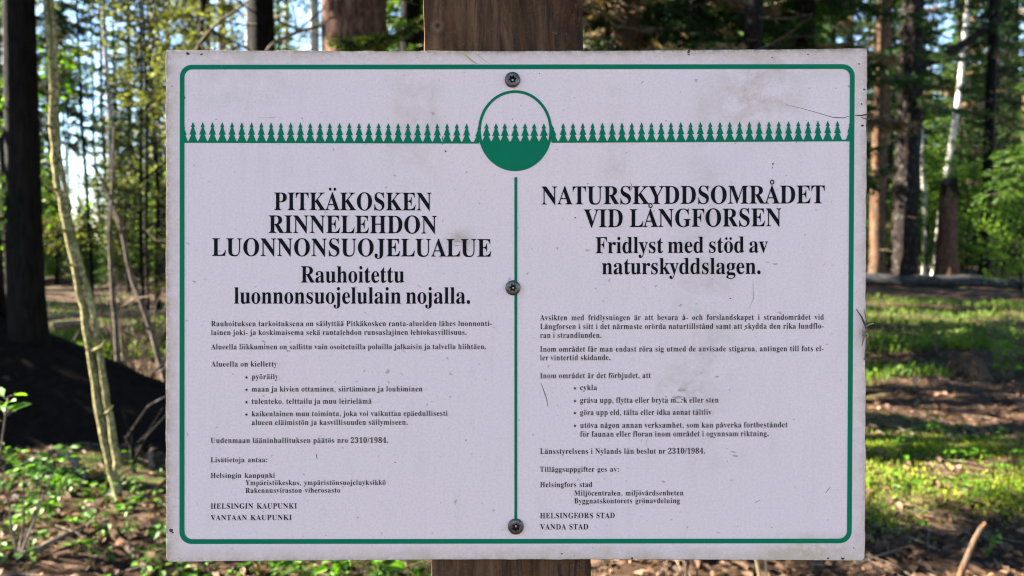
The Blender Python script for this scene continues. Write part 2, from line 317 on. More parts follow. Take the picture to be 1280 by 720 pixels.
# ------------------------------------------------------------------ the sign
GLYPHS = """A437|-9,0 -9,18 9,21 24,30 32,41 41,55 49,75 206,466 224,465 384,87 394,65 403,47 411,34 425,22 443,18 443,0 229,0 229,18 259,21 277,30 283,46 281,59 273,81 253,132 103,132 79,71 76,59 75,48 80,32 96,21 124,18 128,18 128,0|113,161 242,161 177,319
B443|16,0 16,17 45,22 62,32 69,44 73,60 75,82 75,369 73,394 69,412 62,425 51,433 36,437 15,439 15,455 220,455 297,449 352,429 385,396 396,351 389,313 369,283 335,261 287,247 344,231 385,206 410,173 418,132 413,93 397,61 371,35 345,19 314,9 278,2 238,0|182,252 188,252 220,254 245,261 263,272 275,290 282,314 285,345 283,373 278,395 269,412 257,424 239,431 216,434 198,432 188,425 183,412 182,391|222,24 248,27 268,35 283,49 293,69 299,95 301,128 298,162 290,188 277,208 258,221 231,228 197,231 182,231 182,65 184,46 190,33 202,26
C468|257,-11 224,-9 193,-3 164,6 137,20 105,43 78,71 56,104 43,132 34,162 28,194 26,228 28,262 34,294 43,323 56,351 79,384 106,412 139,435 166,448 195,458 226,464 259,465 292,463 328,454 367,440 377,436 388,435 408,443 419,465 437,465 437,308 420,308 403,347 381,380 356,407 328,427 298,439 265,443 212,430 174,389 151,321 144,226 152,138 177,74 219,36 278,24 305,26 331,33 358,45 383,61 407,81 428,106 447,89 409,45 365,14 314,-5
D496|20,0 20,17 47,21 63,30 71,46 74,75 74,374 72,397 68,415 61,426 43,435 15,439 15,455 222,455 278,452 328,441 370,422 405,396 433,364 452,325 464,279 468,228 453,128 408,57 333,14 228,0|222,24 262,30 295,47 319,75 333,104 343,139 349,181 351,229 343,318 319,382 279,420 223,433 202,431 190,423 184,409 182,385 182,72 184,48 190,34 202,27
E442|14,0 14,17 35,18 51,22 62,30 70,41 74,57 75,78 75,369 74,394 69,413 62,425 44,435 16,439 16,455 399,455 399,320 383,320 375,357 361,386 340,406 312,420 276,428 232,430 213,430 200,428 191,424 186,417 184,405 183,388 183,246 193,246 221,248 243,256 259,269 272,288 281,313 288,345 304,345 304,118 287,118 284,143 280,164 273,181 259,201 241,213 225,218 207,221 185,222 183,222 183,67 185,47 192,35 206,29 230,28 261,29 289,32 313,39 335,48 354,60 371,75 386,94 399,116 411,143 430,143 402,0
F404|15,0 15,17 45,23 62,34 69,45 73,62 75,84 75,375 73,396 69,412 61,423 43,433 14,439 14,455 394,455 394,320 377,320 372,345 365,367 355,385 343,400 328,412 310,420 288,426 261,430 230,431 212,431 200,429 191,427 186,421 183,412 182,398 182,247 190,247 217,250 239,257 256,270 269,289 278,314 284,347 302,347 302,118 285,118 279,154 269,181 257,200 239,213 217,221 189,224 182,224 182,81 183,59 188,43 196,31 210,24 229,19 257,17 257,0
G508|268,-10 233,-8 200,-3 170,7 141,19 108,42 80,70 57,103 44,131 35,161 29,194 28,229 29,263 35,295 44,324 57,352 80,385 107,413 139,435 166,448 195,458 225,464 257,465 293,463 330,454 369,441 379,437 388,436 398,438 406,443 412,452 419,465 437,465 437,308 420,308 409,334 397,357 382,379 366,397 348,413 329,426 309,436 288,441 267,443 214,430 176,389 153,322 146,228 148,178 154,135 165,98 180,67 206,37 238,19 275,13 298,14 316,19 328,27 339,45 343,71 343,128 339,154 329,170 317,176 299,180 275,182 275,198 500,198 500,182 473,179 457,171 449,155 446,128 446,29 402,12 357,0 313,-8
H523|15,0 15,17 45,22 62,32 69,43 73,59 75,81 75,379 71,406 62,424 44,434 16,439 16,455 242,455 242,439 220,436 204,432 193,425 187,415 183,400 182,379 182,251 342,251 342,379 341,400 337,415 331,425 320,432 304,436 282,439 282,455 507,455 507,439 478,434 461,424 452,407 449,379 449,81 452,52 461,33 478,22 507,17 507,0 282,0 282,17 311,21 329,31 336,41 340,58 342,81 342,221 182,221 182,81 183,59 187,43 194,32 212,22 242,17 242,0
I261|13,0 13,17 42,23 61,32 72,49 75,75 75,387 72,412 63,427 52,433 36,437 13,439 13,455 244,455 244,439 214,435 196,427 186,412 183,387 183,77 184,59 187,44 194,34 206,26 223,21 246,17 246,0
J330|109,-65 88,-64 69,-60 51,-54 36,-45 22,-35 11,-22 0,-1 -3,23 0,44 11,61 26,71 44,75 64,71 79,62 89,47 93,28 91,13 85,-1 79,-13 77,-19 84,-35 105,-40 126,-36 139,-25 145,-6 148,21 148,367 146,391 142,409 135,422 122,430 104,435 79,439 79,455 314,455 314,439 292,436 277,431 266,423 260,411 256,392 255,367 255,89 246,21 219,-27 173,-56
K510|16,0 16,17 45,22 63,32 70,43 74,59 75,81 75,379 72,406 63,424 45,434 17,439 17,455 242,455 242,439 221,436 205,432 194,425 187,415 184,400 183,379 183,234 321,373 336,391 345,406 349,418 342,430 323,436 291,439 291,455 486,455 486,439 477,439 447,434 415,419 381,395 345,361 271,285 463,46 475,34 487,25 501,20 519,17 519,0 281,0 281,17 306,18 315,19 322,21 331,27 334,34 329,47 316,66 199,214 183,198 183,81 184,59 188,43 195,32 213,22 242,17 242,0
L426|15,0 15,17 45,22 62,32 69,43 73,59 75,81 75,379 71,407 62,425 44,434 16,439 16,455 250,455 250,439 226,437 208,434 196,427 188,416 183,401 182,379 182,83 183,62 185,47 191,37 200,31 214,28 234,28 264,29 291,33 315,40 335,49 354,63 370,80 384,100 397,125 409,154 427,154 402,0
M634|14,0 14,17 43,22 61,32 72,50 75,79 75,382 74,402 71,416 64,426 53,432 37,436 15,439 15,455 185,455 317,142 449,455 617,455 617,439 590,433 573,423 563,405 560,378 560,85 561,61 565,43 571,31 582,23 596,19 617,17 617,0 396,0 396,17 417,20 433,25 443,32 450,44 453,61 455,83 455,399 288,0 270,0 105,389 105,80 107,57 112,41 120,30 131,23 148,19 169,17 169,0
N494|403,-11 107,350 107,79 110,49 119,31 136,21 167,17 167,0 18,0 18,17 39,19 54,23 65,30 71,41 75,57 76,79 76,388 56,412 43,427 36,433 28,436 18,439 18,455 156,455 391,169 391,377 390,399 386,414 379,425 369,431 353,436 331,439 331,455 480,455 480,439 450,434 433,425 425,407 422,377 422,-11
O525|261,-11 228,-9 198,-3 169,7 142,21 117,38 94,58 75,81 58,106 45,134 35,163 29,195 28,228 29,260 35,292 45,321 58,349 75,374 95,397 117,417 143,434 170,448 200,458 232,464 265,466 298,464 328,458 357,448 384,435 409,418 431,399 451,376 467,351 481,323 490,293 496,261 498,228 496,195 490,163 481,134 467,106 450,81 430,58 408,38 383,21 355,7 325,-3 294,-9|265,12 315,26 351,66 372,133 379,228 377,278 371,321 362,358 348,389 324,419 294,437 260,443 210,430 174,389 152,322 145,228 147,178 153,135 163,98 177,67 201,37 230,18
P418|15,0 15,17 45,22 62,32 69,43 73,59 75,81 75,379 71,406 62,424 44,434 16,439 16,455 214,455 253,454 287,452 315,447 336,440 357,429 375,415 390,398 400,378 407,356 409,332 404,296 390,266 367,240 343,225 314,214 281,208 242,206 182,206 182,81 183,59 187,43 194,32 212,22 242,17 242,0|182,230 201,230 231,232 255,240 272,253 283,271 290,297 292,329 290,361 285,387 275,406 261,420 241,428 216,431 199,429 189,424 184,414 182,398
Q525|378,-116 315,-108 262,-87 219,-51 187,-1 155,13 127,30 101,50 80,74 61,100 47,129 36,160 30,193 28,228 29,260 35,292 45,321 58,349 75,374 95,397 117,417 143,434 170,448 200,458 232,464 265,466 298,464 328,458 357,448 384,435 409,418 431,399 451,376 467,351 481,323 490,293 496,261 498,228 496,188 487,152 473,117 454,86 430,57 401,34 368,15 330,0 352,-35 378,-60 409,-76 445,-81 467,-79 492,-73 495,-92 455,-105 416,-113|265,12 316,26 351,66 373,133 380,228 378,278 372,321 362,358 348,389 324,419 294,437 260,443 210,430 174,389 152,322 145,228 147,178 153,135 163,98 178,67 202,37 231,18
R473|15,0 15,17 45,22 62,32 69,43 73,59 75,81 75,379 71,406 62,424 44,434 16,439 16,455 217,455 264,453 305,448 339,439 367,426 395,403 412,372 417,334 411,296 392,265 360,241 315,224 432,50 443,36 452,26 463,19 478,17 480,17 480,0 338,0 201,212 182,212 182,81 183,59 187,43 194,32 212,22 242,17 242,0|182,234 203,234 235,236 261,245 280,258 293,278 301,304 304,336 299,378 284,407 259,425 224,431 202,429 190,422 184,409 182,385
S390|43,-11 43,158 62,158 75,113 91,77 111,50 136,30 164,19 197,15 220,17 241,24 257,36 269,51 276,69 279,89 273,117 255,140 225,160 163,191 127,210 99,231 77,253 62,276 53,302 50,332 52,358 57,381 67,403 80,421 96,437 115,449 136,459 160,464 185,466 206,465 229,461 246,458 264,453 282,448 291,446 300,445 313,450 320,466 339,466 339,319 322,319 315,343 305,365 293,385 280,402 265,417 248,429 231,438 213,443 194,445 173,443 155,437 140,426 128,413 122,398 120,380 124,356 137,336 151,325 168,314 189,303 253,273 279,260 300,247 317,233 331,219 342,204 350,188 355,171 358,153 359,133 357,106 350,80 339,58 323,38 304,21 281,8 254,-2 225,-8 192,-10 175,-9 158,-8 142,-4 126,1 110,6 98,9 85,12 75,11 69,7 65,0 61,-11
T423|92,0 92,17 114,19 130,23 142,31 150,42 154,59 156,81 156,433 149,433 116,430 88,420 65,403 47,380 35,352 29,318 11,318 11,455 410,455 410,317 394,317 381,368 357,404 319,426 269,433 263,433 263,81 265,58 269,41 276,30 288,23 305,19 328,17 328,0
U492|248,-13 205,-10 168,-2 138,10 114,29 96,52 83,81 76,115 73,155 73,379 70,406 61,424 43,434 15,439 15,455 240,455 240,439 219,436 202,432 192,425 185,415 182,400 181,379 181,140 183,104 191,74 203,51 221,35 245,25 275,22 326,31 363,56 385,99 392,159 392,378 389,406 379,423 368,431 351,436 328,439 328,455 474,455 474,439 448,432 433,421 425,404 422,378 422,181 420,133 412,92 398,58 380,32 356,13 325,-2 290,-10
V428|212,-13 44,381 33,403 22,420 8,432 -14,439 -14,455 211,455 211,439 184,437 166,432 156,423 152,410 155,397 161,378 259,143 348,377 353,394 355,409 351,423 342,432 324,437 299,439 299,455 442,455 442,439 423,436 408,427 400,418 391,403 382,383 230,-13
W611|171,-11 32,393 24,413 15,427 3,435 -15,439 -15,455 181,455 181,439 162,437 150,432 143,423 140,410 142,394 148,373 223,153 301,353 286,399 278,418 267,429 252,435 229,439 229,455 439,455 439,439 413,436 398,427 393,412 394,401 399,386 474,166 541,369 547,391 549,406 546,421 538,430 524,436 503,439 503,455 624,455 624,439 607,433 594,421 584,404 575,379 446,-11 428,-11 316,309 190,-11
X471|11,0 11,17 40,23 66,39 90,66 193,208 78,386 62,409 47,425 33,435 16,439 14,439 14,455 244,455 244,439 229,439 200,433 190,415 193,404 201,388 265,289 322,373 335,396 339,414 334,427 319,435 293,439 293,455 458,455 458,439 455,439 436,437 418,432 403,423 388,410 372,394 357,373 281,265 413,57 425,40 436,28 448,20 461,17 464,17 464,0 238,0 238,17 243,17 269,20 285,28 290,41 286,57 275,79 210,183 138,81 128,62 124,45 130,30 146,21 174,17 174,0
Y426|101,0 101,17 131,22 148,32 155,43 159,59 161,81 161,179 46,387 35,406 24,421 14,429 1,435 -13,438 -13,455 207,455 207,438 195,438 179,436 167,432 158,425 156,416 158,405 164,392 248,226 333,366 345,389 349,408 343,424 326,435 298,438 295,438 295,455 439,455 439,438 423,434 409,424 396,411 383,392 268,203 268,81 269,59 273,43 280,32 298,22 328,17 328,0
Z442|20,0 20,11 276,430 214,430 186,429 162,425 141,420 123,412 108,401 94,386 82,367 71,344 61,316 44,316 57,455 406,455 406,443 153,29 239,29 282,32 319,43 349,61 374,87 393,121 407,164 424,164 407,0
a344|255,-10 226,-5 208,10 200,35 168,11 133,-4 95,-9 74,-6 55,0 40,11 29,26 22,43 20,63 25,91 39,115 63,136 88,150 119,164 156,177 199,190 199,241 196,266 187,282 171,292 148,296 115,290 104,274 106,268 113,257 121,243 123,231 120,215 110,202 95,194 77,191 59,194 45,203 36,218 33,236 37,259 49,278 62,290 77,300 95,308 115,314 137,317 162,318 205,315 239,307 263,292 280,271 290,244 293,210 293,62 293,48 295,40 298,36 304,34 312,36 320,42 329,28 306,7 281,-6|151,34 162,35 174,41 187,50 199,63 199,169 154,151 127,123 118,84 122,56 133,39
b361|43,-11 43,388 41,414 37,428 26,436 8,439 8,455 138,455 138,279 162,301 190,314 221,318 244,316 265,310 284,299 301,284 315,266 326,245 335,221 340,195 342,166 340,133 333,103 323,75 308,51 291,30 270,13 246,0 220,-8 192,-10 162,-6 133,7 105,28 53,-11|183,14 204,18 220,30 232,49 239,77 244,114 245,160 244,197 239,228 231,251 220,267 204,277 184,280 169,277 155,270 144,257 138,242 138,69 143,38 158,20
c293|156,-10 131,-8 108,-1 87,11 67,26 51,45 38,68 28,93 21,120 19,150 22,181 29,210 40,237 55,260 74,280 96,297 120,309 146,317 175,319 204,317 230,310 250,298 265,283 274,265 277,245 275,228 266,215 253,207 236,204 214,209 201,225 196,251 197,261 197,271 190,290 169,297 144,290 126,269 116,235 112,187 115,142 123,105 137,76 156,55 178,42 204,38 227,42 250,53 271,72 285,60 258,30 227,8 193,-6
d370|140,-10 117,-8 97,-1 78,10 61,26 47,44 35,66 26,91 21,118 19,147 21,180 27,210 36,237 48,261 63,281 81,297 101,309 123,316 146,318 175,314 201,301 223,280 223,401 220,419 212,430 198,437 176,439 176,455 319,455 319,75 320,54 325,41 335,32 353,28 353,11 325,9 294,6 260,-1 223,-10 223,39 201,12 173,-5|171,28 187,31 202,41 215,56 223,76 223,242 217,257 206,270 191,278 174,281 155,277 141,267 130,250 123,225 119,193 118,153 119,115 123,83 130,58 140,42 153,32
e301|154,-10 129,-8 106,-1 85,10 66,26 50,45 37,69 27,95 21,125 19,157 21,187 28,215 38,240 51,263 68,282 87,298 109,309 132,316 157,318 193,314 224,301 249,280 268,251 279,216 283,173 283,166 117,166 123,112 138,73 164,50 199,42 225,47 248,62 270,86 285,73 258,36 228,11 193,-5|116,192 201,192 201,215 201,241 198,261 193,277 181,292 161,297 136,286 121,255 116,203
f214|15,0 15,16 30,18 40,22 46,27 50,35 52,48 52,73 52,277 16,277 16,310 52,310 52,353 56,386 67,413 85,436 109,452 139,461 174,465 200,463 222,456 240,446 253,432 261,417 263,400 260,381 252,367 239,358 224,355 208,358 195,365 187,376 185,391 187,405 193,420 196,426 197,433 193,441 180,443 163,440 153,430 149,413 148,390 148,310 203,310 203,277 148,277 148,65 150,40 158,26 173,18 199,16 199,0
g327|146,-140 106,-138 73,-132 48,-122 29,-108 18,-92 14,-75 20,-54 38,-38 69,-26 44,-10 29,9 24,30 28,54 42,74 57,86 77,98 102,110 67,128 42,150 27,179 22,212 24,232 30,251 40,268 53,282 69,295 88,305 109,312 132,317 157,318 183,317 208,312 233,304 317,304 317,268 268,268 281,248 289,226 291,203 290,185 285,167 276,151 264,137 250,125 234,116 215,108 194,104 172,103 157,103 142,104 126,102 112,94 104,84 101,71 111,55 141,49 175,49 208,48 236,45 259,40 277,33 292,24 303,13 310,-1 314,-18 316,-37 311,-67 296,-92 272,-113 248,-125 219,-133 185,-139|157,124 178,130 190,146 195,163 198,184 199,211 198,238 195,260 190,276 178,292 157,297 137,292 124,276 118,260 115,238 114,211 115,184 118,163 124,146 137,130|161,-116 218,-111 252,-94 263,-66 260,-51 249,-41 231,-36 205,-34 97,-34 79,-52 73,-73 79,-89 95,-103 111,-111 133,-115
h381|18,0 18,16 35,19 45,26 51,37 52,56 52,399 51,417 46,429 36,437 19,440 19,455 148,455 148,267 175,295 207,313 243,318 281,312 309,292 325,258 330,212 330,56 332,38 337,26 347,19 363,16 363,0 202,0 202,16 207,16 228,26 235,56 235,217 234,241 229,258 219,268 203,271 183,267 164,255 148,235 148,56 149,38 154,26 164,19 180,16 180,0
i198|101,362 81,366 65,376 54,393 50,412 54,432 65,449 81,460 101,463 120,460 137,449 147,432 151,412 147,393 136,376 120,366|18,0 18,16 35,19 45,26 51,37 52,56 52,252 51,272 47,285 37,291 20,293 21,310 148,310 148,56 150,38 154,26 164,19 180,16 180,0
j210|106,363 86,367 70,378 59,394 56,414 59,434 71,450 87,461 106,465 126,461 142,450 153,434 157,414 153,394 142,378 126,367|36,-140 11,-138 -11,-131 -29,-120 -44,-105 -53,-88 -56,-70 -53,-53 -45,-40 -32,-32 -15,-29 2,-31 15,-39 23,-51 26,-66 24,-76 19,-87 13,-97 11,-103 16,-113 31,-117 49,-113 58,-100 62,-80 64,-54 64,250 62,271 56,284 43,291 22,294 22,310 159,310 159,-21 156,-58 145,-87 127,-110 102,-127 72,-137
k359|17,0 17,16 35,19 45,26 51,38 52,56 52,398 51,417 47,429 38,436 20,439 21,455 148,455 148,169 227,248 240,264 244,278 235,290 209,293 206,293 206,310 345,310 345,293 320,289 297,278 275,260 222,209 346,34 360,21 376,16 376,0 211,0 211,16 217,16 234,20 239,32 237,40 232,49 163,147 148,134 148,56 149,38 154,26 164,19 180,16 180,0
l199|18,0 18,16 35,19 45,26 51,37 52,56 52,398 51,417 47,429 38,436 20,439 20,455 148,455 148,56 150,38 154,26 164,19 180,16 180,0
m554|18,0 18,16 35,19 45,26 51,37 52,56 52,253 51,271 46,284 36,291 19,294 19,310 146,310 146,265 173,294 204,312 237,318 277,312 305,293 320,261 348,293 381,312 418,318 455,312 482,292 498,258 504,212 504,56 505,38 510,26 520,19 536,16 536,0 377,0 377,16 393,19 403,26 408,38 410,56 410,217 408,241 404,258 394,268 377,271 358,268 341,256 324,237 324,56 326,38 331,26 340,19 356,16 356,0 199,0 199,16 215,19 225,26 230,38 232,56 232,217 230,241 226,258 216,268 199,271 180,267 162,255 146,235 146,56 148,38 152,27 162,19 177,16 177,0
n381|18,0 18,16 35,19 45,26 51,37 52,56 52,253 51,271 46,284 36,291 19,294 19,310 148,310 148,267 175,296 207,313 243,318 281,312 309,292 325,258 330,212 330,56 332,38 337,26 347,19 363,16 363,0 202,0 202,16 207,16 228,26 235,56 235,217 234,241 229,258 219,268 203,271 183,267 164,255 148,235 148,56 149,38 154,26 164,19 180,16 180,0
o336|169,-10 140,-8 114,-1 90,11 69,27 52,47 38,70 27,96 21,124 19,154 21,184 27,213 38,239 52,262 69,281 90,297 114,309 140,316 168,318 196,316 222,309 245,298 266,282 283,263 298,240 308,214 315,185 317,154 315,123 308,94 298,69 284,46 266,26 245,11 222,-1 197,-8|169,11 193,18 209,39 214,56 217,81 219,102 219,126 220,154 218,206 214,245 208,271 192,292 169,299 144,292 128,271 122,245 118,206 117,154 117,127 118,103 120,82 123,56 128,39 144,18
p371|17,-139 17,-124 31,-122 40,-117 47,-110 50,-101 52,-86 52,-64 52,243 51,269 46,283 37,291 19,295 19,310 143,310 143,263 166,294 195,313 230,319 253,317 274,310 293,298 309,283 323,264 335,241 343,216 348,189 350,160 348,128 343,99 334,72 323,48 308,28 291,12 272,0 250,-8 227,-10 196,-5 170,9 148,32 148,-58 149,-81 152,-99 158,-110 167,-118 180,-121 197,-123 197,-139|195,28 214,32 229,42 239,59 247,84 251,116 253,154 251,192 247,223 241,248 232,265 218,275 199,278 179,273 162,259 148,235 148,69 160,46 176,33
q364|175,-139 175,-123 199,-120 214,-114 221,-102 224,-83 224,29 200,8 173,-5 142,-9 119,-7 98,-1 79,10 62,25 47,43 36,64 27,88 22,115 20,144 22,176 29,207 40,234 54,259 72,280 93,297 117,309 142,317 170,319 200,315 229,302 257,281 309,320 320,320 320,-83 321,-102 326,-113 337,-120 354,-123 354,-139|179,30 194,32 208,40 218,52 224,67 224,241 219,271 204,289 179,295 159,291 143,280 131,261 123,234 118,199 117,156 118,117 123,85 131,60 142,43 158,33
r287|18,0 18,16 35,19 45,26 51,37 52,56 52,252 51,273 46,285 37,291 20,293 21,310 146,310 146,252 158,272 172,288 187,301 210,314 233,318 258,315 275,304 286,287 289,266 287,248 278,234 265,225 248,222 233,224 222,231 214,240 207,250 199,257 189,260 175,255 162,241 155,228 151,211 149,192 149,56 152,37 159,25 173,19 197,16 197,0
s288|151,-10 132,-8 110,-3 87,6 80,8 73,9 60,4 51,-9 36,-9 36,105 53,105 61,79 72,57 87,39 103,26 121,17 140,15 162,18 179,27 189,40 192,58 188,76 176,92 156,105 107,130 85,142 68,155 54,169 45,185 39,202 37,220 40,247 49,270 65,291 86,306 111,316 141,319 153,318 166,316 181,312 199,308 206,306 213,305 223,308 230,319 244,319 244,222 228,222 220,244 209,262 196,277 182,288 166,294 149,296 130,294 116,286 108,274 105,259 107,244 115,232 128,222 146,212 191,189 212,178 229,165 241,151 250,136 255,117 257,95 254,65 244,39 228,18 206,2 181,-7
t228|124,-9 99,-7 80,-1 66,10 56,26 50,46 48,71 48,279 20,279 20,300 46,324 68,347 88,369 105,389 118,407 129,424 144,424 144,310 208,310 208,279 144,279 144,82 146,64 149,51 157,43 168,40 183,44 195,56 206,75 222,66 205,33 182,9 155,-5
u375|131,-10 103,-7 81,2 65,17 54,38 48,65 46,97 46,248 44,268 39,282 29,291 11,294 11,310 142,310 142,74 144,58 151,46 162,38 177,36 196,39 213,49 228,66 228,248 226,269 221,283 209,291 189,294 189,310 324,310 324,70 326,51 331,39 342,33 360,30 360,13 331,11 300,7 265,0 228,-10 228,40 216,26 202,13 186,3 169,-4 150,-9
v306|142,-10 38,248 30,267 22,281 12,290 -3,293 -3,310 164,310 164,294 156,294 136,290 129,276 130,268 185,122 236,253 240,264 241,272 232,289 203,294 203,310 305,310 305,295 289,289 278,279 269,264 260,243 160,-10
w435|122,-10 17,265 12,276 6,284 -1,290 -11,293 -11,310 138,310 138,293 127,292 120,289 116,284 114,276 116,266 120,253 167,127 211,235 201,266 195,280 190,288 181,293 168,295 168,310 323,310 323,293 302,288 296,276 296,269 298,262 336,141 382,256 386,266 387,275 385,283 380,289 370,292 356,295 356,310 445,310 445,295 433,292 425,284 418,273 412,258 304,-10 289,-10 223,197 140,-10
x319|5,0 5,15 24,23 44,37 62,56 123,136 43,263 24,285 4,293 4,310 169,310 169,294 147,291 140,280 143,272 149,260 183,206 224,257 232,268 234,279 232,286 227,290 217,293 201,294 201,310 311,310 311,296 292,289 273,275 254,254 198,184 291,36 297,28 303,21 310,17 319,15 319,0 155,0 155,16 168,17 178,19 184,24 185,30 182,43 173,59 138,114 97,61 88,46 85,34 92,20 114,15 118,15 118,0
y300|52,-140 29,-137 10,-125 -3,-107 -7,-84 -4,-67 5,-53 18,-43 36,-40 51,-42 64,-49 72,-61 75,-76 74,-81 74,-87 77,-96 86,-99 99,-92 114,-74 122,-60 129,-44 135,-26 140,-5 36,251 30,264 25,275 15,287 8,292 -3,293 -5,293 -5,310 162,310 162,293 146,292 136,289 130,284 128,275 130,267 133,257 185,119 230,241 236,260 238,274 236,284 229,289 219,292 203,293 203,310 300,310 300,293 287,290 277,281 268,265 259,242 162,-24 151,-53 140,-77 129,-96 113,-117 95,-131 76,-138
z293|13,0 13,14 168,287 128,287 106,286 87,280 72,272 61,258 51,240 44,216 26,216 32,310 275,310 275,291 126,25 152,25 181,27 205,33 223,44 237,59 249,80 260,107 276,107 268,0
0375|188,-7 150,-3 118,7 91,24 69,48 51,76 39,111 32,140 27,171 24,205 23,241 24,277 27,311 32,342 39,371 51,405 69,433 91,456 118,473 150,483 189,486 225,483 257,473 283,456 305,433 322,405 336,370 343,341 348,310 352,277 353,240 352,204 348,171 343,139 336,110 322,76 305,47 283,24 256,7 225,-3|188,37 210,43 227,61 237,91 242,120 246,155 248,195 248,240 248,286 246,326 242,360 237,390 227,419 211,437 189,443 166,437 150,419 139,390 134,360 130,326 128,286 127,240 128,195 130,155 134,120 139,91 150,61 166,43
1375|65,0 65,36 120,36 135,38 146,45 152,58 154,79 154,416 137,396 122,380 108,365 87,351 67,346 52,349 40,359 31,375 28,396 50,402 74,412 91,420 111,432 132,447 179,482 254,482 254,79 256,61 261,47 271,38 288,36 343,36 343,0
2375|24,0 24,69 123,171 148,198 170,223 187,245 200,266 210,287 218,307 222,327 225,349 226,371 225,395 220,413 212,427 196,441 174,445 153,442 137,432 126,416 118,393 114,364 112,329 88,331 68,336 50,344 37,357 29,374 26,396 30,419 43,441 55,454 72,465 92,474 116,481 143,485 174,486 220,483 258,473 288,456 310,434 323,407 328,375 326,352 319,329 313,314 303,298 291,281 277,262 259,242 238,220 214,195 186,168 154,138 87,74 244,74 263,77 279,86 292,101 300,120 305,141 345,141 341,0
3375|163,-7 132,-5 104,-2 81,5 62,13 46,23 34,35 23,54 19,74 23,96 36,113 54,123 76,126 78,100 86,79 99,62 116,50 135,43 158,40 180,42 199,49 216,61 230,79 236,95 240,115 241,139 238,163 229,184 214,202 194,216 168,224 137,227 95,227 95,269 140,269 166,272 188,281 204,296 216,316 223,340 225,367 223,390 219,409 211,424 193,440 169,445 148,441 133,430 122,413 116,391 113,375 112,358 111,341 86,343 64,348 47,356 34,367 27,382 24,401 28,423 41,444 62,461 91,475 128,483 173,486 217,483 255,474 286,458 309,436 323,409 328,377 324,348 315,323 298,301 277,283 253,267 225,256 243,252 261,246 279,238 297,228 312,216 326,201 336,184 342,163 345,138 343,112 338,90 329,70 318,52 304,37 288,25 271,15 251,7 230,1 209,-3 186,-6
4375|121,0 121,36 140,36 161,38 179,44 191,58 195,84 195,125 9,125 9,166 199,480 293,480 293,169 363,169 363,125 293,125 293,84 297,58 309,44 327,38 348,36 357,36 357,0|56,169 195,169 195,287 195,307 195,328 196,351 197,373 198,395 199,416 189,394 174,366 158,338 146,319
5375|165,-7 133,-5 106,-1 84,5 66,14 51,24 40,35 30,54 27,75 31,95 42,109 59,118 81,121 82,102 88,83 97,66 111,52 130,43 154,40 176,43 195,50 212,63 226,83 232,101 236,122 237,148 234,178 226,203 213,223 195,236 173,244 146,247 122,246 103,243 87,240 71,235 40,247 62,480 316,480 319,357 281,357 275,380 272,391 267,399 258,404 244,406 105,406 94,281 107,285 126,288 147,291 168,291 205,289 238,282 267,271 293,256 319,228 335,192 340,148 338,120 333,96 324,75 312,56 299,40 282,27 265,16 246,8 226,1 205,-3 185,-6
6375|197,-7 165,-4 136,4 109,18 86,37 67,62 51,93 42,120 35,151 32,184 30,222 32,258 35,293 42,325 51,356 63,384 77,409 94,432 114,450 137,466 163,477 191,484 222,486 249,485 272,482 291,476 313,464 329,449 338,431 340,412 336,393 322,376 307,367 287,362 260,360 259,380 256,400 251,419 243,434 232,443 216,447 191,441 170,426 152,401 142,375 134,345 128,309 125,269 141,278 161,286 177,291 196,293 218,294 256,290 288,278 315,258 336,230 348,196 352,155 349,121 342,90 330,62 313,38 291,19 264,5 233,-4|199,38 222,44 239,64 248,85 253,113 255,148 253,181 247,208 238,228 226,242 211,250 193,253 174,251 154,243 137,232 125,221 127,176 131,138 137,106 147,81 162,57 179,42
7375|111,0 289,406 113,406 93,403 80,391 74,372 70,338 30,338 33,480 353,480 353,447 168,0
8375|183,-7 148,-5 118,1 91,11 69,24 51,39 38,57 28,78 22,99 20,122 23,150 32,173 47,193 67,211 91,227 119,242 94,259 74,276 57,296 45,316 38,339 36,364 37,385 42,404 50,423 62,441 79,456 99,469 125,478 156,484 191,486 235,483 271,471 299,453 318,429 330,401 334,369 332,344 324,322 310,305 292,289 270,274 244,260 280,240 309,220 330,199 344,177 352,153 355,127 350,88 335,55 310,29 285,13 256,2 222,-5|203,283 224,298 239,317 245,332 249,350 250,370 248,389 243,407 234,423 222,436 206,444 187,447 163,442 145,426 137,410 132,392 130,372 132,351 139,333 149,318 163,306 181,294|187,32 208,34 226,42 241,55 253,72 260,92 262,116 259,136 252,154 239,170 220,185 195,200 164,216 150,205 137,192 126,178 118,161 112,142 111,120 113,95 120,74 132,56 147,42 165,34
9375|152,-7 127,-5 106,-2 88,4 67,17 53,33 45,51 42,69 44,83 50,94 61,102 75,107 83,88 92,71 103,56 118,45 135,38 156,36 194,48 223,84 242,145 251,230 240,218 227,207 212,198 195,191 176,186 155,185 119,189 87,201 60,220 40,248 28,282 24,324 26,355 32,383 42,409 56,431 74,450 95,466 120,477 147,484 177,486 209,484 238,476 264,463 287,444 307,420 323,390 333,363 340,332 344,298 345,261 344,225 340,190 334,157 326,126 315,97 301,72 284,49 264,30 241,14 215,3 185,-4|184,233 206,236 224,245 239,260 251,278 249,318 245,352 239,380 231,403 217,424 201,437 181,441 164,438 149,429 137,413 128,391 123,362 121,328 128,275 149,244"""
GL = {}
for ln in GLYPHS.strip().split('\n'):
    p = ln[1:].split('|')
    GL[ln[0]] = (int(p[0]), [[tuple(map(int, q.split(','))) for q in s.split(' ')] for s in p[1:]])


def circle(cx, cy, r, n=14, rev=False):
    a = [(cx + r * math.cos(2 * math.pi * i / n), cy + r * math.sin(2 * math.pi * i / n)) for i in range(n)]
    return a[::-1] if rev else a


def box2(x0, y0, x1, y1): return [(x0, y0), (x1, y0), (x1, y1), (x0, y1)]


